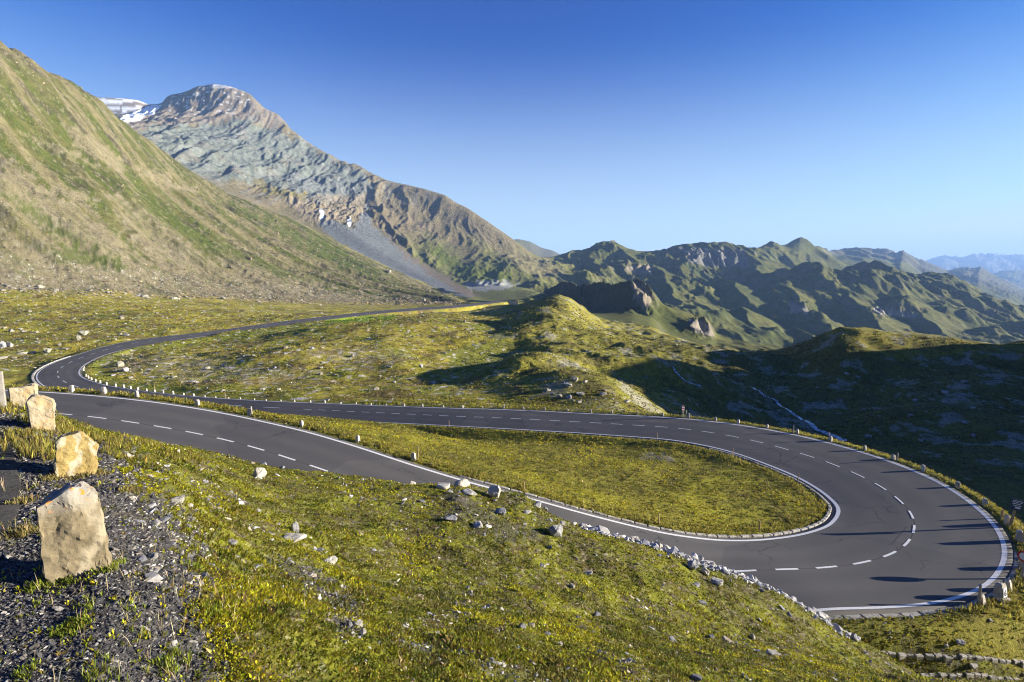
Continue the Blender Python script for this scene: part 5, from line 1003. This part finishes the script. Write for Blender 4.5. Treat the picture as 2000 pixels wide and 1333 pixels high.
# ------------------------------------------------------------------ masses of small stones
PG = lambda G: (lambda x, y: sample(G, x, y))
x, y, z = mask_pts(85000, -1.25, -.1, 1.7, 9.5, lambda x, y: np.clip(sample(GRAV, x, y) * 1.1, 0, 1))
sz = .0031 * y ** .75 * np.exp(rng.normal(0, .45, len(x))) + .002
scatter('gravel', W(x, y, z), sz, M_PEBBLE, shade(len(x), .6, 1.4, [(.055, .055, .058), (.05, .047, .047), (.075, .07, .068), (.075, .07, .066), (.25, .235, .205), (.13, .115, .095)]), flat_=(.3, .7), sink=.2)
x, y, z = mask_pts(11000, -.8, 1.15, 3.0, 18, lambda x, y: (sample(fg, x, y) > .5) * (sample(RQ, x, y) > .5) * np.clip(.10 + .9 * sample(GRAV, x, y) + .8 * sstep(.25, .6, fbm(x / 1.1, y / 1.1, 3, 301)), 0, 1))
sz = .0050 * y ** .72 * np.exp(rng.normal(0, .5, len(x))) + .003
scatter('small_stones', W(x, y, z), sz, M_PEBBLE, shade(len(x), .6, 1.25, [(.42, .40, .36), (.30, .30, .30), (.50, .46, .38), (.18, .18, .19), (.36, .30, .22)]), flat_=(.3, .7), sink=.2)
# rubble along the cut
cr = np.array([q for q in CURVES[IDX['crest']][1]]); n = 2800
uu = rng.uniform(1120, 1680, n); k = rng.uniform(0, 1, n) < np.interp(uu, [1120, 1200, 1300, 1580, 1680], [.25, .8, 1, 1, .5]); uu = uu[k]
cv = np.array([[1120, 1021], [1240, 1058], [1300, 1075], [1400, 1106], [1450, 1126], [1500, 1150], [1560, 1183], [1650, 1237], [1700, 1266]])
vv = np.interp(uu, cv[:, 0], cv[:, 1]); ss = suv(uu, vv); Yc = np.exp(np.interp(ss, cr[:, 0], np.log(cr[:, 1]))); yy_ = Yc + rng.normal(-.1, .36, len(uu)); x = ss * yy_
rs = .042 * np.exp(rng.normal(0, .5, len(uu)))
scatter('rubble', W(x, yy_, ground(x, yy_) + rs * .3), rs, M_PEBBLE, shade(len(uu), .75, 1.2, [(.46, .44, .40), (.36, .36, .36), (.52, .49, .43), (.28, .28, .29)]), flat_=(.5, 1.0), sink=.2, lean=.2)
uu = rng.uniform(120, 1120, 700); cv2 = np.array([(110, 815), (210, 846), (330, 873), (400, 886), (500, 905), (600, 924), (740, 942), (850, 951), (960, 974), (1050, 1000), (1120, 1021)])
vv = np.interp(uu, cv2[:, 0], cv2[:, 1]); ss = suv(uu, vv); Yc = np.exp(np.interp(ss, cr[:, 0], np.log(cr[:, 1]))); yy_ = Yc + rng.normal(-.2, .5, len(uu)); x = ss * yy_
rs = .022 * np.exp(rng.normal(0, .5, len(uu))); scatter('small_stones', W(x, yy_, ground(x, yy_)), rs, M_PEBBLE, shade(len(uu), .7, 1.2, [(.46, .44, .40), (.50, .46, .38), (.30, .30, .3)]), flat_=(.4, .8))
# pasture stones and scree
def pm(x, y):
    a_ = sample(KI.astype(np.float32), x, y); u, v = project(x, y, ground(x, y))
    return (a_ > IDX['midfar']) * (a_ < IDX['foot'] + .1) * (sample(RQ, x, y) > 1.0) * np.clip(.12 + 1.5 * (fbm(x / 9, y / 9, 3, 311) + .3 * fbm(x / 30, y / 30, 2, 313)) * (.6 + .4 * (u < 1000)), 0.02, 1)
x, y, z = mask_pts(24000, -1.2, 1.1, 60, 300, pm)
sz = .0009 * y * np.exp(rng.normal(0, .5, len(x))); scatter('meadow_stones', W(x, y, z), sz, M_SCREE, shade(len(x), .7, 1.2, [(.33, .30, .25), (.27, .25, .22), (.38, .34, .27), (.20, .19, .18)]), flat_=(.35, .7), sink=.25)
def sm(x, y):
    u, v = project(x, y, ground(x, y)); a_ = sample(KI.astype(np.float32), x, y)
    return (a_ > IDX['foot'] - .12) * (a_ < IDX['second']) * (u < 900) * np.clip(sstep(455 + .04 * u, 545 + .045 * u, v + 22 * fbm(x / 25, y / 25, 3, 321)) * (.35 + .8 * (sstep(530 + .05 * u, 560 + .05 * u, v))) + .30 * sstep(-.1, .4, fbm(x / 40, y / 40, 3, 323)) + .08, 0, 1)
x, y, z = mask_pts(60000, -1.2, -.05, 200, 900, sm)
sz = .0010 * y * np.exp(rng.normal(0, .5, len(x))); scatter('scree', W(x, y, z), sz, M_SCREE, shade(len(x), .6, 1.2, [(.27, .215, .13), (.23, .18, .11), (.31, .25, .16), (.17, .145, .105)]), flat_=(.4, .9), sink=.25)

x, y, z = mask_pts(40000, -1.05, 1.25, 14, 64, lambda x, y: (sample(RQ, x, y) > .38) * (sample(RQ, x, y) < .95) * .8)
scatter('verge_gravel', W(x, y, z), .0011 * y * np.exp(rng.normal(0, .45, len(x))), M_PEBBLE, shade(len(x), .6, 1.2, [(.24, .22, .18), (.17, .16, .14), (.34, .31, .26), (.12, .115, .105)]), flat_=(.3, .7))
# ------------------------------------------------------------------ turf
def turf(name, x, y, z, length, width, nb, col, lean=(.25, 1.1), var=.35):
    n = len(x); k = nb; N_ = n * k
    az = rng.uniform(0, 6.283, (n, k)); el = rng.uniform(*lean, (n, k)); L = length[:, None] * rng.uniform(.5, 1.25, (n, k)); w_ = width[:, None] * rng.uniform(.6, 1.3, (n, k))
    bx = x[:, None] + np.cos(az) * width[:, None] * rng.uniform(0, 1.6, (n, k)); by = y[:, None] + np.sin(az) * width[:, None] * rng.uniform(0, 1.6, (n, k)); bz = np.repeat(z[:, None], k, 1) - .1 * L
    dx, dy = np.cos(az), np.sin(az); so_, co_ = np.sin(el), np.cos(el)
    tx, ty, tz = bx + dx * so_ * L, by + dy * so_ * L, bz + co_ * L * .95
    mx, my, mz = bx + dx * so_ * L * .45, by + dy * so_ * L * .45, bz + co_ * L * .6
    px, py = -dy * w_ / 2, dx * w_ / 2
    v = np.stack([np.stack([bx, by, bz], -1), np.stack([mx - px, my - py, mz], -1), np.stack([mx + px, my + py, mz], -1), np.stack([tx, ty, tz], -1)], 2).reshape(-1, 3); v[:, 2] += CAMZ
    f0 = np.arange(N_)[:, None] * 4; f = np.concatenate([f0 + np.array([[0, 2, 1]]), f0 + np.array([[1, 2, 3]])], 0)
    c = col[:, None, :] * np.exp(rng.normal(0, var, (n, k, 1))) * (1 + rng.normal(0, .10, (n, k, 3))); c = np.repeat(np.clip(c, .008, .6).reshape(-1, 1, 3), 4, 1).reshape(-1, 3)
    return tag(np_mesh(name, v, f, M_LEAF, c.astype(np.float32)), kind='stuff')
def turf_col(x, y, sc_):
    a_ = fbm(x / sc_, y / sc_, 3, 331)[:, None]; b_ = fbm(x / (sc_ * .3), y / (sc_ * .3), 3, 333)[:, None]
    c = np.array([[.215, .200, .024]]) + np.zeros((len(x), 1)); m_ = np.clip(sstep(-.1, .45, a_ + .5 * b_), 0, 1); c = c * (1 - m_) + np.array([[.400, .350, .024]]) * m_
    m_ = sstep(.15, .5, b_ - .5 * a_); c = c * (1 - m_) + np.array([[.110, .120, .020]]) * m_
    r_ = rng.uniform(0, 1, (len(x), 1)); c = np.where(r_ < .13, [[.17, .115, .045]], c); c = np.where((r_ > .13) & (r_ < .18), [[.34, .28, .14]], c); return c
x, y, z = mask_pts(150000, -1.2, 1.25, 1.8, 19.5, lambda x, y: (sample(fg, x, y) > .5) * (sample(RQ, x, y) > .45) * np.clip(1.05 - 1.25 * sample(GRAV, x, y) - .9 * sstep(.3, .62, fbm(x / 1.1, y / 1.1, 3, 301)) * .8, .035, 1) * (.45 + .55 * sstep(-.5, .1, fbm(x / .5, y / .5, 2, 341))))
hk = .6 + .7 * sstep(-.1, .55, fbm(x / .8, y / .8, 3, 345)) + 1.0 * (rng.uniform(0, 1, len(x)) < .02)
tc_ = turf_col(x, y, 1.6) * np.array([[.90, .96, .55]]); dp = sstep(.05, .5, fbm(x / .7, y / .7, 4, 347))[:, None]; tc_ = tc_ * (1 - .45 * dp) + np.array([[.115, .088, .030]]) * .45 * dp
turf('turf', x, y, z, (.016 * y ** .45 + .004) * hk, .0055 * y ** .55 + .002, 7, tc_, var=.4)
x, y, z = mask_pts(700, -1.15, .3, 1.9, 6, lambda x, y: np.clip(.25 + fbm(x / .8, y / .8, 2, 349), 0, 1) * (sample(fg, x, y) > .5))
turf('dry_stalks', x, y, z, np.full(len(x), .13), np.full(len(x), .0035), 3, np.array([[.40, .32, .17]]) * np.ones((len(x), 1)), lean=(.02, .6))
# longer grass by the edge stones and odd tufts on the gravel
x, y, z = mask_pts(9000, -1.2, -.55, 3.6, 11, lambda x, y: np.clip(1.4 * sstep(-.15, .3, fbm(x / .6, y / .6, 2, 351)) * (project(x, y, ground(x, y))[1] < 905) - .2, 0, .8))
turf('tall_grass', x, y, z, np.full(len(x), .14), np.full(len(x), .008), 7, np.array([[.20, .17, .035]]) * np.exp(rng.normal(0, .3, (len(x), 1))), lean=(.05, .5))
tu = [(140, 1228, .035, 120), (95, 1170, .03, 14), (172, 1180, .03, 14), (45, 1045, .07, 70), (280, 1240, .04, 16), (200, 1318, .06, 22), (330, 1300, .06, 40), (60, 1318, .04, 22), (250, 1190, .04, 10), (420, 1200, .05, 50), (385, 1110, .04, 40), (78, 1146, .05, 40), (120, 1142, .035, 25), (180, 1124, .03, 25), (214, 1110, .05, 40), (100, 938, .06, 50), (160, 934, .05, 50), (195, 925, .06, 60), (60, 845, .07, 60), (105, 848, .07, 60), (260, 960, .05, 90), (40, 985, .07, 40)]
xs, ys_, ls, cl_ = [], [], [], []
for u, v, l, n in tu:
    q = hit(u, v, 1.6, 12); xs += list(q[0] + rng.normal(0, .035, n)); ys_ += list(q[1] + rng.normal(0, .05, n)); ls += [l] * n; cl_ += [[.17, .20, .02] if v > 1100 else [.22, .18, .06]] * n
xs, ys_ = np.array(xs), np.array(ys_); turf('grass_tufts', xs, ys_, ground(xs, ys_), np.array(ls), np.full(len(xs), .006), 6, np.array(cl_), lean=(.05, .7))
# infield, banks and verges
def im(x, y):
    a_ = sample(KI.astype(np.float32), x, y); return (a_ > IDX['crest'] + .3) * (a_ < IDX['beyond'] + .2) * (sample(RQ, x, y) > .55) * (.6 + .4 * sstep(-.3, .2, fbm(x / 2, y / 2, 2, 361)))
x, y, z = mask_pts(70000, -1.0, 1.3, 16, 62, im)
turf('turf', x, y, z, .0042 * y ** .9 + .03, .0016 * y ** .9 + .008, 6, turf_col(x, y, 4.0) * .95, lean=(.2, 1.0))
def vm(x, y): q = sample(RQ, x, y); return (q > .5) * (q < 1.6) * .9
x, y, z = mask_pts(60000, -1.0, 1.3, 18, 62, vm)
turf('verge_grass', x, y, z, np.full(len(x), .22), np.full(len(x), .022), 6, np.array([[.25, .21, .04]]) * np.exp(rng.normal(0, .3, (len(x), 1))), lean=(.05, .6))
def mm2(x, y):
    a_ = sample(KI.astype(np.float32), x, y); return (a_ > IDX['midfar'] + .2) * (a_ < IDX['foot']) * (sample(RQ, x, y) > 1.0) * np.clip(.55 + .8 * fbm(x / 6, y / 6, 3, 371), 0, 1)
x, y, z = mask_pts(60000, -1.15, 1.1, 58, 240, mm2)
cc2 = sample(COLR, x, y); turf('turf', x, y, z, .0030 * y, .0022 * y, 4, cc2 * .9, lean=(.3, 1.2))

# ------------------------------------------------------------------ streams, far wall and the hut on the summit
M_WATER, nt_, b_ = mat("rushing water", .25, .5); b_.inputs['Base Color'].default_value = (.42, .48, .52, 1); g = N(nt_, 'ShaderNodeNewGeometry'); a2 = noise(nt_, g.outputs['Position'], 2.2, 5, .7)
nt_.links.new(mixc(nt_, mrange(nt_, a2, .42, .6, 0, 1), (.10, .13, .14), (.62, .66, .68)), b_.inputs['Base Color']); nt_.links.new(bumpn(nt_, a2, .8, .1), b_.inputs['Normal'])
def stream(path, w0, w1):
    P_ = np.array([hit(u, v, 62, 200) for u, v in path]); L = np.concatenate([[0], np.cumsum(np.linalg.norm(np.diff(P_, axis=0), axis=1))]); n = int(L[-1] / .6); t = np.linspace(0, L[-1], n)
    c = np.stack([np.interp(t, L, P_[:, k]) for k in range(2)], 1); d_ = np.gradient(c, axis=0); d_ /= np.linalg.norm(d_, axis=1)[:, None]; nn = np.stack([-d_[:, 1], d_[:, 0]], 1)
    c = c + nn * (.9 * fbm(t / 6, t * 0 + 2, 3, 401))[:, None]; w_ = (np.linspace(w0, w1, n) * (1 + .5 * fbm(t / 3, t * 0, 2, 403)))[:, None]
    a_, b2 = c - nn * w_, c + nn * w_; q = np.stack([a_, c, b2], 1); z_ = ground(q[..., 0].ravel(), q[..., 1].ravel()).reshape(n, 3); z_ = np.maximum(z_.max(1, keepdims=True) * .5 + z_ * .5, z_) + .06
    co_ = np.concatenate([q, (z_ + CAMZ)[..., None]], -1).reshape(-1, 3); j = np.arange(n - 1)[:, None] * 3; f = np.concatenate([np.stack([j, j + 1, j + 4, j + 3], -1).reshape(-1, 4), np.stack([j + 1, j + 2, j + 5, j + 4], -1).reshape(-1, 4)])
    tag(np_mesh('stream', co_, f, M_WATER, None, True), kind='structure')
stream([(1468, 758), (1490, 768), (1513, 782), (1520, 792), (1545, 806), (1575, 826), (1600, 840), (1625, 852), (1642, 864)], .2, .55)
stream([(1312, 716), (1328, 732), (1346, 748), (1368, 757)], .15, .25)
p = hit(985, 596, 380, 900); bm = bmesh.new(); box(bm, -14, 14, -.4, .4, -2, 3.2); box(bm, -14.2, 14.2, -.55, .55, 3.2, 3.5); o = bm_obj('retaining_wall', bm, M_KERB); o.location = W3(p); o.rotation_euler = (0, 0, -.1); tag(o, "pale retaining wall of the far road at the foot of the mountain", 'wall')
q_ = K(1197, 473, 1850); p = np.array([q_[0] * 1850, 1850, 0]); p[2] = float(ground(p[0:1], p[1:2])[0]); e = empty('mountain_hut', p, "tiny hut with a pitched roof on the green summit right of the big mountain", 'hut', rz=.2)
bm = bmesh.new(); box(bm, -7, 7, -4, 4, -3, 5); bm_obj('wall', bm, M_KERB, e)
bm = bmesh.new(); v = [bm.verts.new(c) for c in ((-7.6, -4.6, 4.9), (7.6, -4.6, 4.9), (7.6, 4.6, 4.9), (-7.6, 4.6, 4.9), (-7.6, 0, 8.6), (7.6, 0, 8.6))]
for f in ((0, 1, 5, 4), (2, 3, 4, 5), (0, 4, 3), (1, 2, 5), (0, 3, 2, 1)): bm.faces.new([v[i] for i in f])
bm_obj('roof', bm, M_WOOD, e)

# ------------------------------------------------------------------ the air between here and the far ranges
hm = bpy.data.materials.new("air"); hm.use_nodes = True; hn = hm.node_tree; hn.nodes.clear()
pv = hn.nodes.new('ShaderNodeVolumePrincipled'); pv.inputs['Color'].default_value = (.34, .57, 1.0, 1); pv.inputs['Density'].default_value = 7.5e-5; pv.inputs['Anisotropy'].default_value = .0
ho = hn.nodes.new('ShaderNodeOutputMaterial'); hn.links.new(pv.outputs[0], ho.inputs['Volume'])
x0, x1, y0, y1, z0, z1 = -22500, 22500, -140, 16200, -900, 740
hz = new_mesh('haze', [(x, y, z) for z in (z0, z1) for y in (y0, y1) for x in (x0, x1)], [(0, 2, 3, 1), (4, 5, 7, 6), (0, 1, 5, 4), (2, 6, 7, 3), (0, 4, 6, 2), (1, 3, 7, 5)], hm)
tag(hz, kind='stuff')
